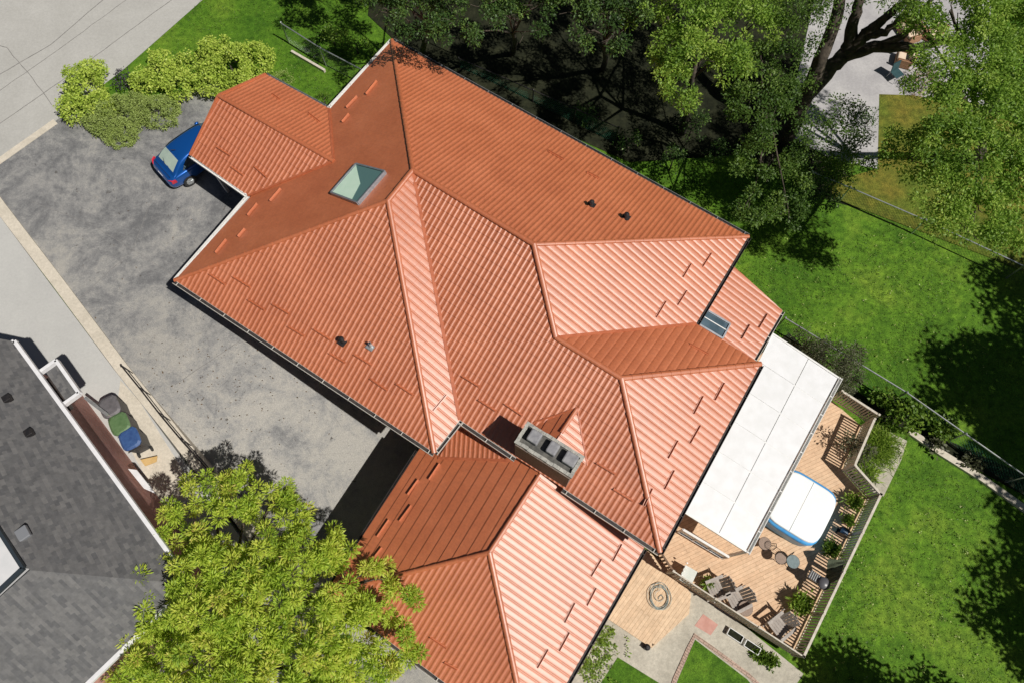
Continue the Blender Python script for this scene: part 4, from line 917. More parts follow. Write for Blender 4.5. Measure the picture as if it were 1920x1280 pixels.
# ------------------------------------------------------------------ foliage
def leaf_arrays(cen, rad, K, L, Wd, up=.35, seed=1, jit=.5, spread=None):
    g = np.random.default_rng(seed); N = len(cen)
    dd = g.normal(size=(N, K, 3)); dd[..., 2] = dd[..., 2] * .7 + up; dd /= np.linalg.norm(dd, axis=-1, keepdims=True)
    rr_ = rad[:, None, None] * (g.random((N, K, 1)) ** .5)
    base = cen[:, None, :] + dd * rr_ * (1 if spread is None else spread)
    ax = dd + g.normal(size=dd.shape) * jit; ax /= np.linalg.norm(ax, axis=-1, keepdims=True)
    sd = np.cross(ax, g.normal(size=dd.shape)); sd[..., 2] *= .5; sd /= np.linalg.norm(sd, axis=-1, keepdims=True)
    l = L * (.7 + .6 * g.random((N, K, 1))); w_ = Wd * (.7 + .6 * g.random((N, K, 1)))
    tip = base + ax * l; tip[..., 2] -= (l * .18)[..., 0]
    mid = base + ax * l * .45
    v = np.stack([base, mid + sd * w_ / 2, tip, mid - sd * w_ / 2], 2).reshape(-1, 3)
    tint = (g.random((N, 1)) * .55 + g.random((N, K)) * .45).reshape(-1)
    return v, tint
def leaf_mesh(name, v, tint, m, parent=None):
    n_ = len(v) // 4; me_ = bpy.data.meshes.new(name); me_.vertices.add(len(v)); me_.vertices.foreach_set('co', v.astype(np.float32).ravel())
    me_.loops.add(n_ * 4); me_.loops.foreach_set('vertex_index', np.arange(n_ * 4, dtype=np.int32))
    me_.polygons.add(n_); me_.polygons.foreach_set('loop_start', np.arange(0, n_ * 4, 4, dtype=np.int32)); me_.polygons.foreach_set('loop_total', np.full(n_, 4, np.int32))
    me_.update(); at = me_.attributes.new('tint', 'FLOAT', 'FACE'); at.data.foreach_set('value', tint.astype(np.float32))
    me_.materials.append(m); o = bpy.data.objects.new(name, me_); C.objects.link(o)
    if parent: o.parent = parent; o.matrix_parent_inverse = Matrix.Translation(-parent.location)
    return o
def shell(lobes, dens, seed, inner=.45, flat=.8, gap=.0, low=-.5):
    """tuft centres through the outer volume of each lobe, thinned where a lumpy field says there is a gap"""
    g = np.random.default_rng(seed); o = []; rads = []
    for (c, r_) in lobes:
        n_ = int(dens * r_ * r_ * 12); dd = g.normal(size=(n_, 3)); dd /= np.linalg.norm(dd, axis=1, keepdims=True); dd = dd[dd[:, 2] > low]
        rr_ = r_ * (inner + (1 - inner) * g.random((len(dd), 1)) ** .6) * (1 + .18 * np.sin(dd[:, :1] * 7 + c[0]) * np.cos(dd[:, 1:2] * 6 + c[1]))
        p = np.array(c)[None] + dd * rr_ * np.array([1, 1, flat]); o.append(p)
    p = np.concatenate(o)
    if gap > 0:
        f = np.sin(p[:, 0] * 2.9 + seed) + np.sin(p[:, 1] * 3.3 + 1.7 * seed) + np.sin(p[:, 2] * 3.7) + np.sin((p[:, 0] + p[:, 1]) * 5.1) * .8
        p = p[f > -2.6 + gap * 2.6]
    return p
LM = {'maple': leafmat('maple_leaf', [(.0, (.17, .30, .03)), (.35, (.40, .56, .055)), (.7, (.58, .68, .09)), (.9, (.64, .64, .12)), (1, (.66, .42, .14))], .4),
      'ash': leafmat('ash_leaf', [(0, (.10, .20, .028)), (.5, (.24, .40, .05)), (1, (.46, .58, .11))], .42),
      'dark': leafmat('shade_dark_leaf', [(0, (.02, .05, .012)), (.6, (.065, .13, .028)), (1, (.18, .28, .055))], .3),  # darker species green, deepened to stand for shade on these crowns
      'mid': leafmat('mid_shade_leaf', [(0, (.04, .09, .016)), (.5, (.09, .17, .028)), (1, (.22, .33, .06))], .4),  # darker than the ash green, shade on the lower crowns painted in
      'yellow': leafmat('golden_bush_leaf', [(0, (.22, .33, .035)), (.5, (.46, .60, .09)), (1, (.68, .76, .17))], .35),
      'green': leafmat('green_bush_leaf', [(0, (.06, .13, .014)), (.5, (.13, .23, .025)), (1, (.22, .32, .04))], .35),
      'juniper': leafmat('juniper_needle', [(0, (.22, .30, .07)), (.5, (.30, .39, .10)), (1, (.38, .46, .14))], .2),
      'olive': leafmat('olive_shrub_leaf', [(0, (.06, .07, .035)), (.5, (.11, .12, .06)), (1, (.17, .18, .10))], .3),
      'purple': leafmat('dark_purple_leaf', [(0, (.03, .03, .04)), (1, (.08, .07, .09))], .2),
      'tan': leafmat('dry_tan_leaf', [(0, (.30, .20, .11)), (.6, (.48, .34, .20)), (1, (.60, .46, .28))], .2),
      'lime': leafmat('lime_leaf', [(0, (.14, .26, .03)), (.5, (.26, .40, .05)), (1, (.42, .52, .10))], .4)}
def lobes_px(l): return [(tuple(P(x, y, z)), r_) for x, y, z, r_ in l]
def tree(name, label, cat, base, trunk, lobes, mt, dens, K, L, Wd, rad, seed, group=None, up=.35, jit=.5, gap=.3, flat=.8, bark=BARK, r0=.22, inner=.45, low=-.5, limbs=6, kname='crown'):
    t = thing(name, label, cat, base, group); lb = [(Vector(c), r_) for c, r_ in lobes]
    if trunk:
        mb = MB(); n_ = len(trunk); mb.tube(trunk, [r0 * (1 - .6 * i / max(1, n_ - 1)) for i in range(n_)], 10)
        top = trunk[-1]
        g = random.Random(seed); ch = lb if len(lb) <= limbs else g.sample(lb, limbs)
        for c, r_ in ch:
            st = trunk[g.randint(max(0, n_ - 2), n_ - 1)]; m1 = st.lerp(c, .5) + Vector((g.uniform(-.2, .2), g.uniform(-.2, .2), .25)); mb.tube([st, m1, c], [r0 * .36, r0 * .22, r0 * .08], 7)
            for _ in range(3):
                e_ = c + Vector((g.uniform(-1, 1), g.uniform(-1, 1), g.uniform(-.2, .8))) * r_ * .75; mb.tube([m1.lerp(c, .5), c.lerp(e_, .4), e_], [r0 * .12, r0 * .08, .01], 5)
        mb.build('trunk', bark, t, smooth=True)
    cs = shell(lobes, dens, seed, inner, flat, gap, low); rads = np.full(len(cs), rad)
    v, ti = leaf_arrays(cs, rads, K, L, Wd, up, seed, jit); leaf_mesh(kname, v, ti, LM[mt], t)
    return t
def bush(name, label, px, py, z, r_, mt, dens, K, L, Wd, rad, seed, hgt=1.0, cat='bush', group=None, more=(), **k):
    c = P(px, py, z); g0 = float(T(c.x, c.y)); lb = [((c.x, c.y, z), r_)] + [(tuple(P(x, y, zz)), rr_) for x, y, zz, rr_ in more]
    stem = [Vector((c.x, c.y, g0 - .05)), Vector((c.x, c.y, z))]
    return tree(name, label, cat, (c.x, c.y, g0), stem, lb, mt, dens, K, L, Wd, rad, seed, group, r0=.05, limbs=3, kname='foliage', flat=hgt, **k)

# the big maple in the lower left
ml = [(362, 893, .35), (395, 878, .35), (432, 885, .38), (475, 893, .42), (532, 915, .4), (560, 945, .42), (645, 1008, .45), (215, 1128, .35), (385, 925, .85), (440, 925, .7), (505, 945, .8), (345, 985, .9), (330, 1020, .9), (262, 1150, .7), (275, 1205, .9), (225, 1145, .5), (245, 1265, .8), (420, 1000, 1.1), (500, 1010, .9), (545, 985, .6), (300, 1040, .7), (380, 1070, 1.2), (460, 1080, 1.2), (250, 1115, .7), (310, 1110, 1.0), (230, 1130, .45),
      (545, 1070, 1.0), (600, 1060, .9), (640, 1035, .55), (620, 1110, 1.1), (690, 1085, .8), (745, 1120, .7), (680, 1130, .8), (400, 1150, 1.3), (500, 1150, 1.3), (580, 1160, 1.1), (320, 1180, 1.0), (660, 1200, 1.1), (735, 1200, .8), (770, 1235, .5),
      (300, 1235, 1.1), (380, 1240, 1.3), (480, 1230, 1.3), (570, 1240, 1.2), (650, 1265, 1.0), (720, 1265, .8), (330, 1300, 1.2), (430, 1310, 1.4), (540, 1310, 1.4), (640, 1330, 1.1), (260, 1290, .8), (450, 1400, 1.5), (560, 1400, 1.4), (350, 1390, 1.3)]
lb = []
for x, y, r_ in ml:
    dist = math.hypot(x - 480, (y - 1170)) / 52.0; lb.append((tuple(P(x, y, max(2.6, 5.4 - .055 * dist * dist - .12 * dist))), r_))
b0 = P(500, 1200, -2.3)
g_ = float(T(b0.x, b0.y))
tree('maple_tree', 'large yellow green maple with rust tinted tips beside the grey shingle roof', 'tree', (b0.x, b0.y, g_), [Vector((b0.x, b0.y, g_ - .1)), Vector((b0.x + .1, b0.y, .5)), Vector((b0.x, b0.y + .15, 2.4)), Vector((b0.x + .1, b0.y + .1, 3.6))],
     lb, 'maple', 2.1, 170, .145, .042, .25, 5, up=.35, jit=.22, gap=.34, flat=.95, r0=.26, inner=.45, low=-.25, limbs=18)

# trees along the top and the right
TL = dict(K=120, L=.12, Wd=.065, rad=.34)
zt = 6.0
def tz(x, y, h_=0): return P(x, y, h_)
def std(base_px, top, z0=None, bend=.3):
    b = G(*base_px); tp = P(*top); return b, [b - Vector((0, 0, .1)), b.lerp(tp, .35) + Vector((bend * .3, 0, 0)), b.lerp(tp, .7) - Vector((bend * .2, .1, 0)), tp]
b, tr = std((1278, 250), (1310, 95, 4.8))
lm = [(1225, 45, 1.0), (1290, 30, 1.3), (1250, 110, .8), (1300, 110, 1.1), (1275, 165, .75), (1290, 205, .45), (1350, 60, 1.3), (1370, 130, 1.0), (1420, 40, 1.2), (1340, -20, 1.4), (1250, -40, 1.3), (1430, -40, 1.3), (1215, 90, .45), (1300, -110, 1.5), (1400, -120, 1.5), (1500, -60, 1.4), (1200, -110, 1.4), (1500, -140, 1.4), (1240, 150, .6)]
tree('ash_tree', 'light green leafy ash tree just above the orange roof slope', 'tree', b, tr, lobes_px([(x, y, 6.2 + (.4 if 1280 < x < 1400 else 0), r_) for x, y, r_ in lm]), 'ash', 2.1, seed=21, gap=.62, r0=.2, limbs=9, group='trees at the back boundary', **TL)
b, tr = std((1420, 330), (1440, 200, 4.2))
lm = [(1430, 110, .9), (1460, 160, .9), (1400, 190, .8), (1450, 215, .8), (1425, 255, .7), (1380, 230, .6), (1465, 60, .8), (1405, 300, .8), (1450, 320, .9), (1490, 330, .8), (1430, 380, .8), (1480, 400, .8), (1400, 400, .6)]
tree('ash_tree', 'mid green tree between the ash and the big dark trunk', 'tree', b, tr, lobes_px([(x, y, 5.2 if y < 280 else 3.0, r_) for x, y, r_ in lm]), 'mid', 1.9, seed=23, gap=.55, r0=.16, limbs=9, group='trees at the back boundary', **TL)
b, tr = std((1840, 300), (1830, 200, 5.5))
lm = [(1720, 40, .9), (1780, 20, 1.2), (1850, 30, 1.2), (1910, 60, 1.1), (1770, 110, 1.0), (1840, 110, 1.2), (1900, 140, 1.1), (1810, 180, 1.0), (1870, 200, 1.2), (1760, 190, .7), (1720, 240, .8), (1690, 270, .7), (1770, 260, 1.0), (1830, 270, 1.1), (1900, 270, 1.1), (1740, 310, .9), (1800, 330, 1.0), (1860, 340, 1.0), (1920, 350, .9), (1830, 390, .9), (1870, 420, .6), (1790, 385, .6), (1680, 320, .5), (1950, 180, 1.2), (1960, 60, 1.3), (1860, -40, 1.3), (1780, -50, 1.2), (1950, 290, 1.0), (1860, 455, .35), (1740, 345, .9), (1700, 300, .8), (1765, 400, .8), (1905, 430, .8), (1815, 435, .6), (1680, 240, .6), (1745, 150, .9)]
tree('willow_tree', 'tall bright green tree filling the upper right corner', 'tree', b, tr, lobes_px([(x, y, 7.2 - (max(0, y - 250)) * .010 - (.8 if x < 1740 else 0), r_) for x, y, r_ in lm]), 'ash', 2.3, seed=25, gap=.6, r0=.28, limbs=14, group='trees at the back boundary', **TL)
# the old dark trunk that forks over the far patio
b = G(1478, 262); t = thing('old_willow_tree', 'old tree whose dark forked trunk leans over the grey far patio', 'tree', b, 'trees at the back boundary')
def tb_(pts, rs, nm):
    p = [P(x, y, z) for x, y, z in pts]; mb = MB(); q_ = []
    rq = []
    for i in range(len(p) - 1):
        for k in range(4):
            f = k / 4; q_.append(p[i].lerp(p[i + 1], f) + Vector((random.uniform(-.05, .05), random.uniform(-.05, .05), random.uniform(-.05, .05)))); rq.append(rs[i] * (1 - f) + rs[i + 1] * f)
    q_.append(p[-1]); rq.append(rs[-1]); mb.tube(q_, rq, 12); return mb.build(nm, BARK, t, smooth=True)
tb_([(1470, 268, -1.4), (1508, 185, 1.4), (1540, 110, 3.6), (1562, 50, 5.0), (1580, -20, 6.2), (1590, -80, 7.2)], [.42, .38, .30, .26, .22, .15], 'trunk')
tb_([(1508, 185, 1.2), (1560, 125, 2.4), (1592, 92, 3.2), (1600, 45, 4.4), (1612, 0, 5.4), (1620, -60, 6.4)], [.34, .36, .34, .24, .2, .12], 'limb')
tb_([(1590, 100, 3.1), (1625, 62, 4.2), (1665, 30, 5.2), (1700, 0, 6.0), (1740, -40, 6.6)], [.3, .24, .18, .14, .08], 'limb')
tb_([(1585, 105, 3.0), (1640, 90, 3.6), (1700, 90, 4.4), (1750, 84, 5.0), (1800, 70, 5.5)], [.30, .26, .20, .15, .08], 'limb')
tb_([(1625, 70, 4.0), (1660, 60, 4.8), (1695, 30, 5.6), (1720, -20, 6.2)], [.2, .16, .12, .07], 'limb')
tb_([(1640, 90, 3.6), (1690, 70, 4.6), (1720, 40, 5.4), (1745, 0, 6.0)], [.2, .15, .1, .06], 'limb')
lbs = lobes_px([(1545, 210, 4.6, .8), (1500, 160, 5, .7), (1575, 250, 4.4, .8), (1530, 270, 4.2, .7), (1600, 210, 4.6, .5), (1550, 20, 7, .9), (1490, 20, 7, .9), (1640, -20, 7.5, .9), (1500, 90, 6, .7), (1700, -10, 7.4, .7), (1610, 265, 4, .6), (1540, 250, 4.2, .7), (1575, 290, 3.6, .6), (1505, 300, 3.4, .7), (1630, 300, 3.2, .5), (1500, 230, 4.6, .6), (1555, 320, 3, .6)])
cs = shell(lbs, 2.6, 31, .3, .8, .55); v, ti = leaf_arrays(cs, np.full(len(cs), .36), 60, .11, .06, .3, 31); leaf_mesh('crown', v, ti, LM['mid'], t)
# darker trees along the top edge
for i, (bx, by, lm, lab) in enumerate([
        (790, 60, [(700, -120, 1.3), (780, -150, 1.4), (640, -95, 1.2), (860, -140, 1.4), (600, -160, 1.3), (720, 15, 1.0), (775, 25, 1.1), (830, 5, 1.1), (760, -40, 1.3), (850, 40, .9), (700, -20, .9), (810, 65, .6)], 'dark evergreen tree at the top edge beside the topmost roof corner'),
        (960, 60, [(900, 15, 1.1), (955, 30, 1.0), (1010, 10, 1.1), (930, -40, 1.4), (985, 60, .7), (1020, -40, 1.2), (880, 60, .6)], 'dark tree overhanging the upper orange eave, shading it'),
        (1130, 90, [(1080, 20, 1.0), (1140, 25, 1.0), (1110, -30, 1.3), (1150, 70, .7), (1085, 70, .6), (1180, -20, 1.1), (1190, 30, .7)], 'dark thin crowned tree left of the light green ash')]):
    b, tr = std((bx, by + 40), (bx + 8, by - 20, 4.6))
    tree('dark_tree', lab, 'tree', b, tr, lobes_px([(x, y, 6.0 + .2 * i, r_) for x, y, r_ in lm]), 'dark', 1.9, seed=40 + i, gap=.68, r0=.16, limbs=7, group='trees at the back boundary', **TL)
# trees standing outside the picture whose shade falls into it
def shade_tree(x, y, z, r_, seed, lab, n_=7):
    c = P(x, y, z); g0 = float(T(c.x, c.y)); g = random.Random(seed)
    lb = [((c.x + g.uniform(-1, 1) * r_, c.y + g.uniform(-1, 1) * r_, z + g.uniform(-.6, .8)), r_ * .62) for _ in range(n_)]
    tree('yard_tree', lab, 'tree', (c.x, c.y, g0), [Vector((c.x, c.y, g0 - .1)), Vector((c.x + .1, c.y, g0 + 2)), Vector((c.x, c.y, z - .5))], lb, 'ash', 2.4, 22, .24, .15, .42, seed, group='yard trees beyond the right edge', gap=.3, r0=.25, limbs=7)
SH_ = Vector((-math.cos(R(SUN_AZ)), -math.sin(R(SUN_AZ)), 0)) / math.tan(R(SUN_EL))
def shade_at(x, y, h_, r_, seed, lab, n_=9):
    g0 = G(x, y); c = g0 - SH_ * h_; c.z = g0.z + h_; q_ = (c - Vector((0, 0, H))); dd = q_.y * SP - q_.z * CP
    shade_tree(960 + F * q_.x / dd, 640 - F * (q_.y * CP + q_.z * SP) / dd, c.z, r_, seed, lab, n_)
shade_at(1830, 735, 9, 1.7, 51, 'green yard tree beyond the right edge, level with the planting bed')
shade_at(1890, 700, 9.5, 1.9, 60, 'green yard tree beyond the right edge, above the planting bed')
shade_at(1900, 830, 9, 1.8, 61, 'green yard tree beyond the right edge, at the stone edging')
shade_at(1990, 935, 9, 2.1, 52, 'green yard tree beyond the right edge, level with the hot tub')
shade_at(1955, 1050, 7, 1.5, 53, 'green yard tree beyond the right edge, level with the barbecue')
shade_at(1945, 1240, 6, 1.5, 54, 'green yard tree beyond the lower right corner')
shade_at(1590, 1300, 5, 1.3, 55, 'low yard tree beyond the bottom edge near the deck')
shade_at(1700, 1310, 5, .9, 62, 'slim yard tree beyond the bottom edge')
shade_at(1950, 560, 8, 1.5, 56, 'green yard tree beyond the right edge near the black posted fence')

# shrubs by the street
BL = dict(dens=24, K=16, L=.115, Wd=.07, rad=.12, gap=.2, inner=.7)
bush('golden_bush', 'yellow green rounded bush on the street corner', 158, 162, .75, .95, 'yellow', seed=61, more=((190, 200, .7, .7), (140, 205, .6, .7), (175, 135, .7, .6)), group='golden bushes by the street', **BL)
bush('golden_bush', 'yellow green bush between the street corner bush and the largest one', 300, 130, .8, .85, 'yellow', seed=62, more=((270, 155, .7, .6), (335, 160, .7, .7), (355, 120, .8, .6)), group='golden bushes by the street', **BL)
bush('golden_bush', 'largest brightest yellow bush, against the carport roof', 430, 120, .9, 1.1, 'yellow', seed=63, more=((480, 110, .9, .8), (395, 150, .8, .8), (450, 155, .8, .7), (400, 100, .8, .7)), group='golden bushes by the street', **BL)
JN = dict(dens=50, K=16, L=.08, Wd=.035, rad=.08, gap=.05, inner=.85, jit=.3)
bush('juniper_bush', 'broad smooth olive green juniper mound beside the asphalt', 222, 225, .4, 1.15, 'juniper', seed=64, hgt=.85, more=((190, 225, .3, .8), (250, 205, .35, .8), (230, 250, .3, .7)), group='low junipers by the drive', **JN)
bush('juniper_bush', 'smaller olive green juniper mound nearest the blue car', 300, 213, .35, .85, 'juniper', seed=65, hgt=.85, more=((270, 205, .3, .6), (318, 205, .3, .45)), group='low junipers by the drive', **JN)
bush('dark_bush', 'small dark purple bush between two golden bushes', 232, 152, .5, .55, 'purple', 11, 12, .10, .06, .16, 66, gap=.3)
bush('boxwood_ball', 'small clipped round boxwood peeking over the carport roof corner', 531, 150, .4, .42, 'juniper', 45, 12, .05, .03, .08, 67, inner=.85, group='boxwood balls')
bush('boxwood_ball', 'small clipped round boxwood in the dark nook beside the carport', 607, 188, .3, .38, 'green', 45, 12, .05, .03, .08, 68, inner=.85, group='boxwood balls')
for i, (x, y, r_, lab) in enumerate([(625, 75, .8, 'low green shrub behind the wire fence'), (668, 90, .6, 'small green shrub at the fence, nearest the roof corner')]):
    bush('green_shrub', lab, x, y, .4, r_, 'green', 9, 14, .12, .07, .18, 70 + i, gap=.5)
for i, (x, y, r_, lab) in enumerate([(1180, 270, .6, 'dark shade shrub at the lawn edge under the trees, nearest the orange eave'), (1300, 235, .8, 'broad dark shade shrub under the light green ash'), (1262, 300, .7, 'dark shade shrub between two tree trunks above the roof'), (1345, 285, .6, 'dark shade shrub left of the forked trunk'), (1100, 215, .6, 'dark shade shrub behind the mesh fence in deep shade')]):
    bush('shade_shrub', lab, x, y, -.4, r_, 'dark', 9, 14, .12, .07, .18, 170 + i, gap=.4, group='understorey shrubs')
# back yard shrubs
bush('olive_shrub', 'feathery olive shrub spilling over the white canopy edge', 1560, 678, .5, .85, 'olive', 22, 18, .13, .035, .2, 72, gap=.35, more=((1528, 655, .5, .55), (1590, 700, .4, .6), (1600, 665, .2, .4), (1575, 720, .2, .5)))
bush('olive_shrub', 'small greyish shrub right below the lean-to roof corner', 1500, 635, -.2, .5, 'olive', 11, 16, .12, .035, .18, 73, gap=.4)
bush('leafy_shrub', 'bright broad leaved shrub between the path and the green fence', 1700, 782, -.5, .7, 'green', 10, 14, .16, .12, .22, 74, gap=.3, more=((1680, 760, -.5, .5), (1738, 792, -.6, .5), (1655, 745, -.7, .4)))
bush('leafy_shrub', 'small green shrub by the green fence further along the bed', 1770, 800, -.7, .45, 'green', 45, 12, .15, .11, .2, 75, gap=.4)
bush('hosta_plant', 'grey green hosta clump in the shaded planting bed', 1822, 862, -1.1, .4, 'olive', 11, 12, .2, .12, .15, 76, gap=.2, cat='plant', group='hostas in the bed')
bush('hosta_plant', 'pale hosta clump in the bed at the stone edging end', 1760, 836, -1.1, .35, 'olive', 11, 12, .2, .12, .15, 77, gap=.2, cat='plant', group='hostas in the bed')
def tuft(name, label, x, y, z, r_, mt, n_, L, Wd, seed, cat='plant', group=None, pot=None, ph=.3):
    c = P(x, y, z + (ph if pot else .1)); g0 = z; t = thing(name, label, cat, (c.x, c.y, g0), group)
    if pot:
        mb = MB(); mb.lathe((c.x, c.y, g0), [(.11, 0), (.13, .02), (.17, ph - .04), (.185, ph - .04), (.185, ph), (.15, ph), (.14, ph - .05)], 20); mb.build('pot', pot, t)
    cs = np.array([[c.x, c.y, g0 + (ph if pot else .02)]]) + np.random.default_rng(seed).normal(size=(n_, 3)) * np.array([r_ * .25, r_ * .25, .03])
    v, ti = leaf_arrays(cs, np.full(n_, r_ * .15), 3, L, Wd, 1.0, seed, .35); leaf_mesh('foliage', v, ti, LM[mt], t); return t
tuft('grass_clump', 'long bright grass clump spilling onto the garden path', 1645, 835, -1.25, 1.5, 'lime', 700, .5, .035, 80)
bush('railing_plant', 'leafy climber hanging over the angled railing', 1615, 850, -.2, .45, 'olive', 11, 16, .15, .05, .2, 81, gap=.3, cat='plant', more=((1590, 830, -.1, .4), (1625, 895, -.5, .35)))
tuft('climbing_rose', 'small reddish green plant at the foot of the angled railing', 1622, 890, -1.2, .7, 'lime', 130, .4, .06, 82)
TERR = mat('terracotta_pot', (.30, .12, .07), (.36, .16, .1), 8, .8); POTD = mat('dark_pot', (.04, .04, .045), None, 4, .5)
tuft('potted_plant', 'spreading lime green potted plant at the hot tub corner', 1602, 940, DZ, .5, 'lime', 150, .24, .06, 83, group='pots along the railing', pot=TERR)
tuft('potted_plant', 'small lime potted plant between the spiky one and the hose reel', 1590, 975, DZ, .35, 'lime', 90, .16, .06, 84, group='pots along the railing', pot=TERR)
tuft('potted_plant', 'dense grassy green potted plant next to the hot tub front corner', 1558, 1028, DZ, .45, 'green', 230, .22, .05, 85, group='pots along the railing', pot=POTD, ph=.35)
tuft('potted_plant', 'spiky yellow green potted plant between barbecue and corner rocking chair', 1502, 1130, DZ, .6, 'lime', 150, .28, .07, 86, group='pots along the railing', pot=TERR, ph=.4)
tuft('potted_plant', 'low potted flower with yellow leaves beside the middle rocking chair', 1327, 1095, DZ, .4, 'lime', 50, .2, .06, 87, pot=POTD, group='pots along the railing')
for i, (x, y) in enumerate(((1418, 1222), (1432, 1232), (1448, 1240))):
    tuft('herb_plant', ('green herb plant at the planter box end', 'green herb plant in the middle of the three below the railing', 'green herb plant nearest the deck corner post')[i], x, y, -1.28, .4, 'green', 110, .16, .07, 90 + i, group='herbs below the dark railing')
for i, (x, y) in enumerate(((1376, 1190), (1408, 1212))):
    p = G(x, y); mb = MB(); an = math.atan2(U.y, U.x); t = thing('planter_box', ('empty white planter box below the dark railing', 'white planter box with soil next to the herbs')[i], 'planter', (p.x, p.y, p.z), 'planter boxes below the railing')
    for s_ in (-1, 1): mb.box(p + V * .14 * s_ + Vector((0, 0, .12)), .6, .025, .2, an); mb.box(p + U * .3 * s_ + Vector((0, 0, .12)), .025, .3, .2, an)
    mb.build('box', WHITE, t); mb = MB(); mb.box(p + Vector((0, 0, .09)), .57, .26, .12, an); mb.build('soil', SOIL_SHADE, t)
# small weeds along the garage eave
cs = []
g = np.random.default_rng(99)
for k in range(150):
    f = g.random(); a = G(1135, 1168).lerp(G(1085, 1262), f) + U * (abs(g.normal()) * .45); cs.append([a.x, a.y, float(T(a.x, a.y)) + .05])
v, ti = leaf_arrays(np.array(cs), np.full(150, .09), 9, .10, .05, .7, 100); tag(leaf_mesh('weeds', v, ti, LM['lime']), 'loose pale green weeds along the garage wing wall', 'weeds', kind='stuff')

cs = []
g = np.random.default_rng(199)
for k in range(260):
    a = G(430 + g.normal() * 75, 720 + g.normal() * 65) if k < 190 else G(g.uniform(60, 600), g.uniform(330, 800)); cs.append([a.x, a.y, float(T(a.x, a.y)) + .045])
v, ti = leaf_arrays(np.array(cs), np.full(260, .05), 1, .09, .05, .1, 200, 1.2); v[:, 2] = np.repeat(np.array(cs)[:, 2], 4) + g.random(len(v)) * .02
LM['dead'] = leafmat('dead_leaf', [(0, (.05, .035, .02)), (1, (.16, .10, .05))], .1); tag(leaf_mesh('fallen_leaves', v, ti, LM['dead']), 'dark fallen leaf litter scattered on the asphalt drive', 'leaf litter', kind='stuff')
g = np.random.default_rng(299); cs = []
for k in range(420):
    a = G(*[(g.uniform(1420, 1850), g.uniform(420, 700)), (g.uniform(1560, 1850), g.uniform(950, 1270))][k % 2]); cs.append([a.x, a.y, float(T(a.x, a.y)) + .06])
v, ti = leaf_arrays(np.array(cs), np.full(420, .05), 3, .07, .05, .8, 300, .6); LM['clover'] = leafmat('clover_leaf', [(0, (.20, .30, .06)), (.8, (.40, .46, .14)), (1, (.75, .72, .45))], .2)
tag(leaf_mesh('clover_weeds', v, ti, LM['clover']), 'pale clover and weeds dotted over the back lawns', 'weeds', kind='stuff')

# short grass blades over the sunlit lawns
def blades(polys, n_, seed, h_=.05):
    g = np.random.default_rng(seed); out = []
    for pl in polys:
        ps = [G(x, y) for x, y in pl]; xs_ = [p.x for p in ps]; ys_ = [p.y for p in ps]; m_ = len(ps); cnt = int(n_ * (max(xs_) - min(xs_)) * (max(ys_) - min(ys_)))
        q_ = np.stack([g.uniform(min(xs_), max(xs_), cnt), g.uniform(min(ys_), max(ys_), cnt)], -1); ins_ = np.zeros(cnt, bool)
        for i in range(m_):
            a, b = ps[i], ps[(i + 1) % m_]; c_ = ((a.y > q_[:, 1]) != (b.y > q_[:, 1])) & (q_[:, 0] < (b.x - a.x) * (q_[:, 1] - a.y) / (b.y - a.y + 1e-9) + a.x); ins_ ^= c_
        out.append(q_[ins_])
    q_ = np.concatenate(out); f = np.sin(q_[:, 0] * 1.1) + np.sin(q_[:, 1] * 1.3 + 1) + np.sin((q_[:, 0] - q_[:, 1]) * 2.3) * .6 + g.normal(size=len(q_)) * .9
    q_ = q_[f > -1.0]; c3_ = np.concatenate([q_, T(q_[:, 0], q_[:, 1])[:, None] + .01], 1); return leaf_arrays(c3_, np.full(len(c3_), .02), 4, h_ * 1.6, .022, .55, seed, .5)
LM['blade'] = leafmat('grass_blade', [(0, (.05, .12, .012)), (.5, (.12, .235, .025)), (1, (.29, .40, .07))], .3)
v, ti = blades([[(1400, 450), (1480, 400), (1560, 380), (1920, 530), (2000, 900), (1700, 740), (1465, 590), (1375, 500)], [(1700, 845), (1960, 985), (2050, 1340), (1450, 1340), (1500, 1240), (1655, 935)], [(270, 110), (390, -10), (720, -10), (720, 90), (620, 200), (500, 140)], [(1240, 340), (1400, 440), (1520, 400), (1300, 290)]], 60, 3)
tag(leaf_mesh('grass_blades', v, ti, LM['blade']), 'short mown grass blades over the lawns', 'grass', kind='stuff')

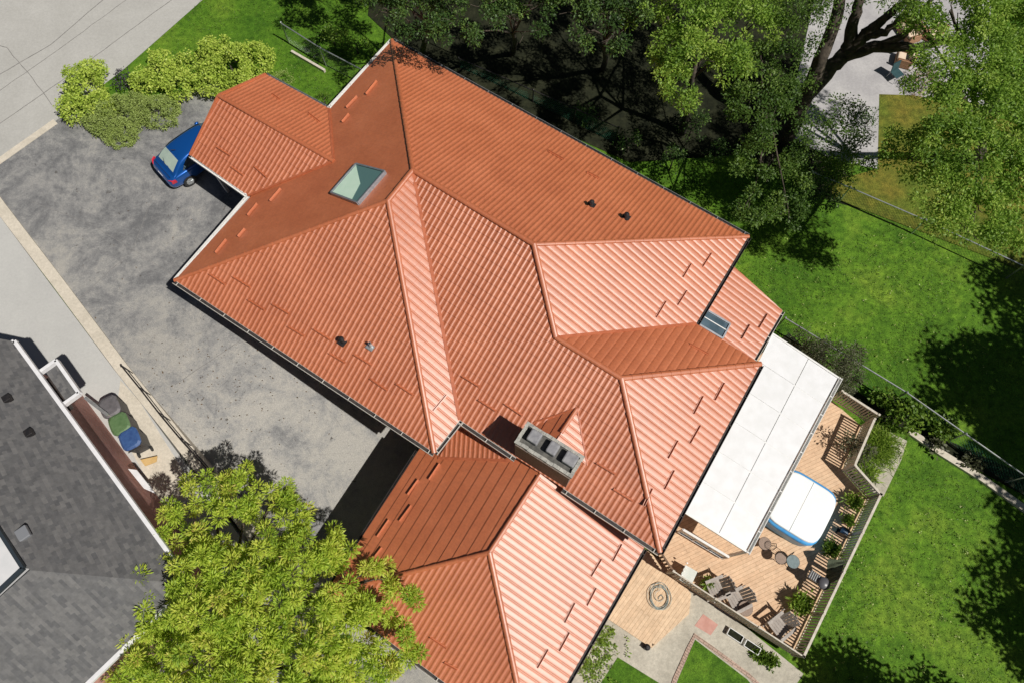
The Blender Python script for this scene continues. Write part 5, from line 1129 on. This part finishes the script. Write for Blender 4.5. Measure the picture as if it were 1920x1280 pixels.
# ------------------------------------------------------------------ fences
def chain_fence(pts, h_, label, rail=GALV, meshm=GREENM, sp=3.0, cell=.16, wire=.006, rail_r=.03, posts=None):
    p0 = pts[0]; t = thing('chain_link_fence', label, 'fence', (p0.x, p0.y, p0.z - h_), 'chain link fences')
    mb = MB(); mb.tube(pts, rail_r, 8); mb.build('top_rail', rail, t)
    mb = MB()
    for i in range(len(pts) - 1):
        a, b = pts[i], pts[i + 1]; L = (b - a).length; x = (b - a).normalized(); k = int(L / cell); nh_ = int(h_ / cell)
        for j in range(-nh_, k + 1):
            for s_ in (0, 1):
                u0, u1 = j * cell, j * cell + h_; z0, z1 = (0, h_) if s_ == 0 else (h_, 0)
                if u0 < 0: f = -u0 / (u1 - u0); z0 = z0 + (z1 - z0) * f; u0 = 0
                if u1 > L: f = (u1 - L) / (u1 - u0); z1 = z1 - (z1 - z0) * f; u1 = L
                if u1 - u0 > .02: mb.bar(a + x * u0 - Vector((0, 0, h_ - z0)), a + x * u1 - Vector((0, 0, h_ - z1)), wire, wire)
    mb.build('wire_mesh', meshm, t)
    for i in range(len(pts) - 1):
        L = (pts[i + 1] - pts[i]).length; k = max(1, round(L / sp))
        for j in range(k + (1 if i == len(pts) - 2 else 0)):
            p = pts[i].lerp(pts[i + 1], j / k); mb = MB(); mb.tube([p + Vector((0, 0, .05)), p - Vector((0, 0, h_ + .1))], .035, 8); mb.lathe(p + Vector((0, 0, .04)), [(.045, 0), (.045, .04), (.01, .07)], 8); mb.build('post', rail if rail is GALV else IRON, t)
    return t
fz = -1.3 + 1.35
chain_fence([P(1472, 596, fz), P(1700, 735, fz), P(1925, 893, fz), P(2200, 1080, fz)], 1.35, 'green mesh fence with pale top rail between the lawn and the deck')
fz = -1.3 + 1.25
chain_fence([P(1522, 322, fz), P(1594, 352, fz), P(1735, 413, fz), P(1920, 499, fz), P(2150, 610, fz)], 1.25, 'black posted mesh fence along the dry side lawn', rail=GALV, meshm=IRON, sp=3.3)
chain_fence([P(527, 44, 1.3), P(600, 90, 1.25), P(682, 133, 1.2), P(760, 180, 1.1)], 1.3, 'pale railed mesh fence running behind the topmost roof corner', meshm=GALV, sp=3.5, wire=.004)
chain_fence([P(860, 110, .6), P(1000, 170, .4), P(1160, 240, .2)], 1.3, 'mesh fence in the deep shade under the dark trees', rail=IRON, sp=3.0)
mb = MB(); a, b = G(548, 100), G(610, 136); mb.bar(a + Vector((0, 0, .08)), b + Vector((0, 0, .08)), .12, .2); tag(mb.build('timber_edging', WOODR), 'weathered timber edging at the foot of the wire fence', 'edging')
# shrubs at the foot of the black posted fence
bush('fence_shrub', 'round green shrub growing at the end of the black posted fence', 1575, 330, -.3, .85, 'green', 10, 16, .12, .07, .22, 95, gap=.4, more=((1620, 320, -.3, .6), (1545, 310, -.3, .6)))
bush('fence_shrub', 'dark green shrub in shade below the fence end', 1520, 360, -.2, .7, 'dark', 10, 16, .12, .07, .22, 96, gap=.3, more=((1490, 300, 0, .6), (1550, 375, -.4, .6)))
bush('patio_shrub', 'small dark shrub between the far patio and the dry lawn', 1632, 222, -.8, .45, 'dark', 11, 14, .1, .06, .16, 97, gap=.3)
# ------------------------------------------------------------------ far patio furniture
WICK = m_brick('wicker_weave', (.42, .24, .14), (.55, .34, .2), (.18, .09, .05), .06, .03, 0, True, .5, .004)
CUSH = mat('cream_cushion', (.70, .55, .40), (.78, .64, .5), 5, .8)
def wicker(x, y, ang, lab, w_=.8):
    p = G(x, y, .03); t = thing('wicker_armchair', lab, 'armchair', (p.x, p.y, p.z), 'wicker seats on the far patio'); t.rotation_euler = (0, 0, R(ang))
    mb = MB(); mb.box((0, 0, .18), .78, w_, .30); local_build(mb, 'base', WICK, t, bevel=.03)
    mb = MB(); mb.box((-.36, 0, .5), .12, w_, .62, 0, Matrix.Rotation(R(-10), 3, 'Y')); local_build(mb, 'backrest', WICK, t, bevel=.03)
    for s_ in (-1, 1): mb = MB(); mb.box((0, s_ * (w_ / 2 - .06), .42), .74, .12, .26); local_build(mb, 'armrest', WICK, t, bevel=.03)
    mb = MB(); mb.box((.05, 0, .38), .62, w_ - .28, .13); local_build(mb, 'seat_cushion', CUSH, t, bevel=.04)
    mb = MB(); mb.box((-.26, 0, .58), .13, w_ - .3, .38, 0, Matrix.Rotation(R(-12), 3, 'Y')); local_build(mb, 'back_cushion', CUSH, t, bevel=.04)
wicker(1690, 118, 160, 'wicker armchair with cream cushions, the one nearest the paved edge')
wicker(1700, 66, 200, 'wide wicker seat with cream cushions half hidden by the limbs', 1.3)
wicker(1745, 72, 230, 'wicker armchair mostly hidden by the bright green leaves')
CH = mat('teal_sling', (.02, .06, .07), (.03, .08, .09), 5, .6)
p = G(1675, 148, .03); t = thing('sling_chair', 'dark teal sling chair with thin frame on the far patio', 'chair', (p.x, p.y, p.z)); t.rotation_euler = (0, 0, R(-60))
mb = MB(); mb.box((0, 0, .4), .5, .5, .03); local_build(mb, 'seat', CH, t); mb = MB(); mb.box((-.28, 0, .65), .04, .5, .5, 0, Matrix.Rotation(R(-14), 3, 'Y')); local_build(mb, 'backrest', CH, t)
for sx in (-1, 1):
    for sy in (-1, 1): mb = MB(); mb.tube([(sx * .22, sy * .25, .4), (sx * .27, sy * .27, 0)], .014, 6); local_build(mb, 'leg', GALV, t)
bush('dry_grass_mound', 'round tan dry ornamental grass mound beside the far patio', 1735, 155, -.8, .75, 'tan', 11, 18, .16, .03, .18, 98, gap=.25, cat='plant')
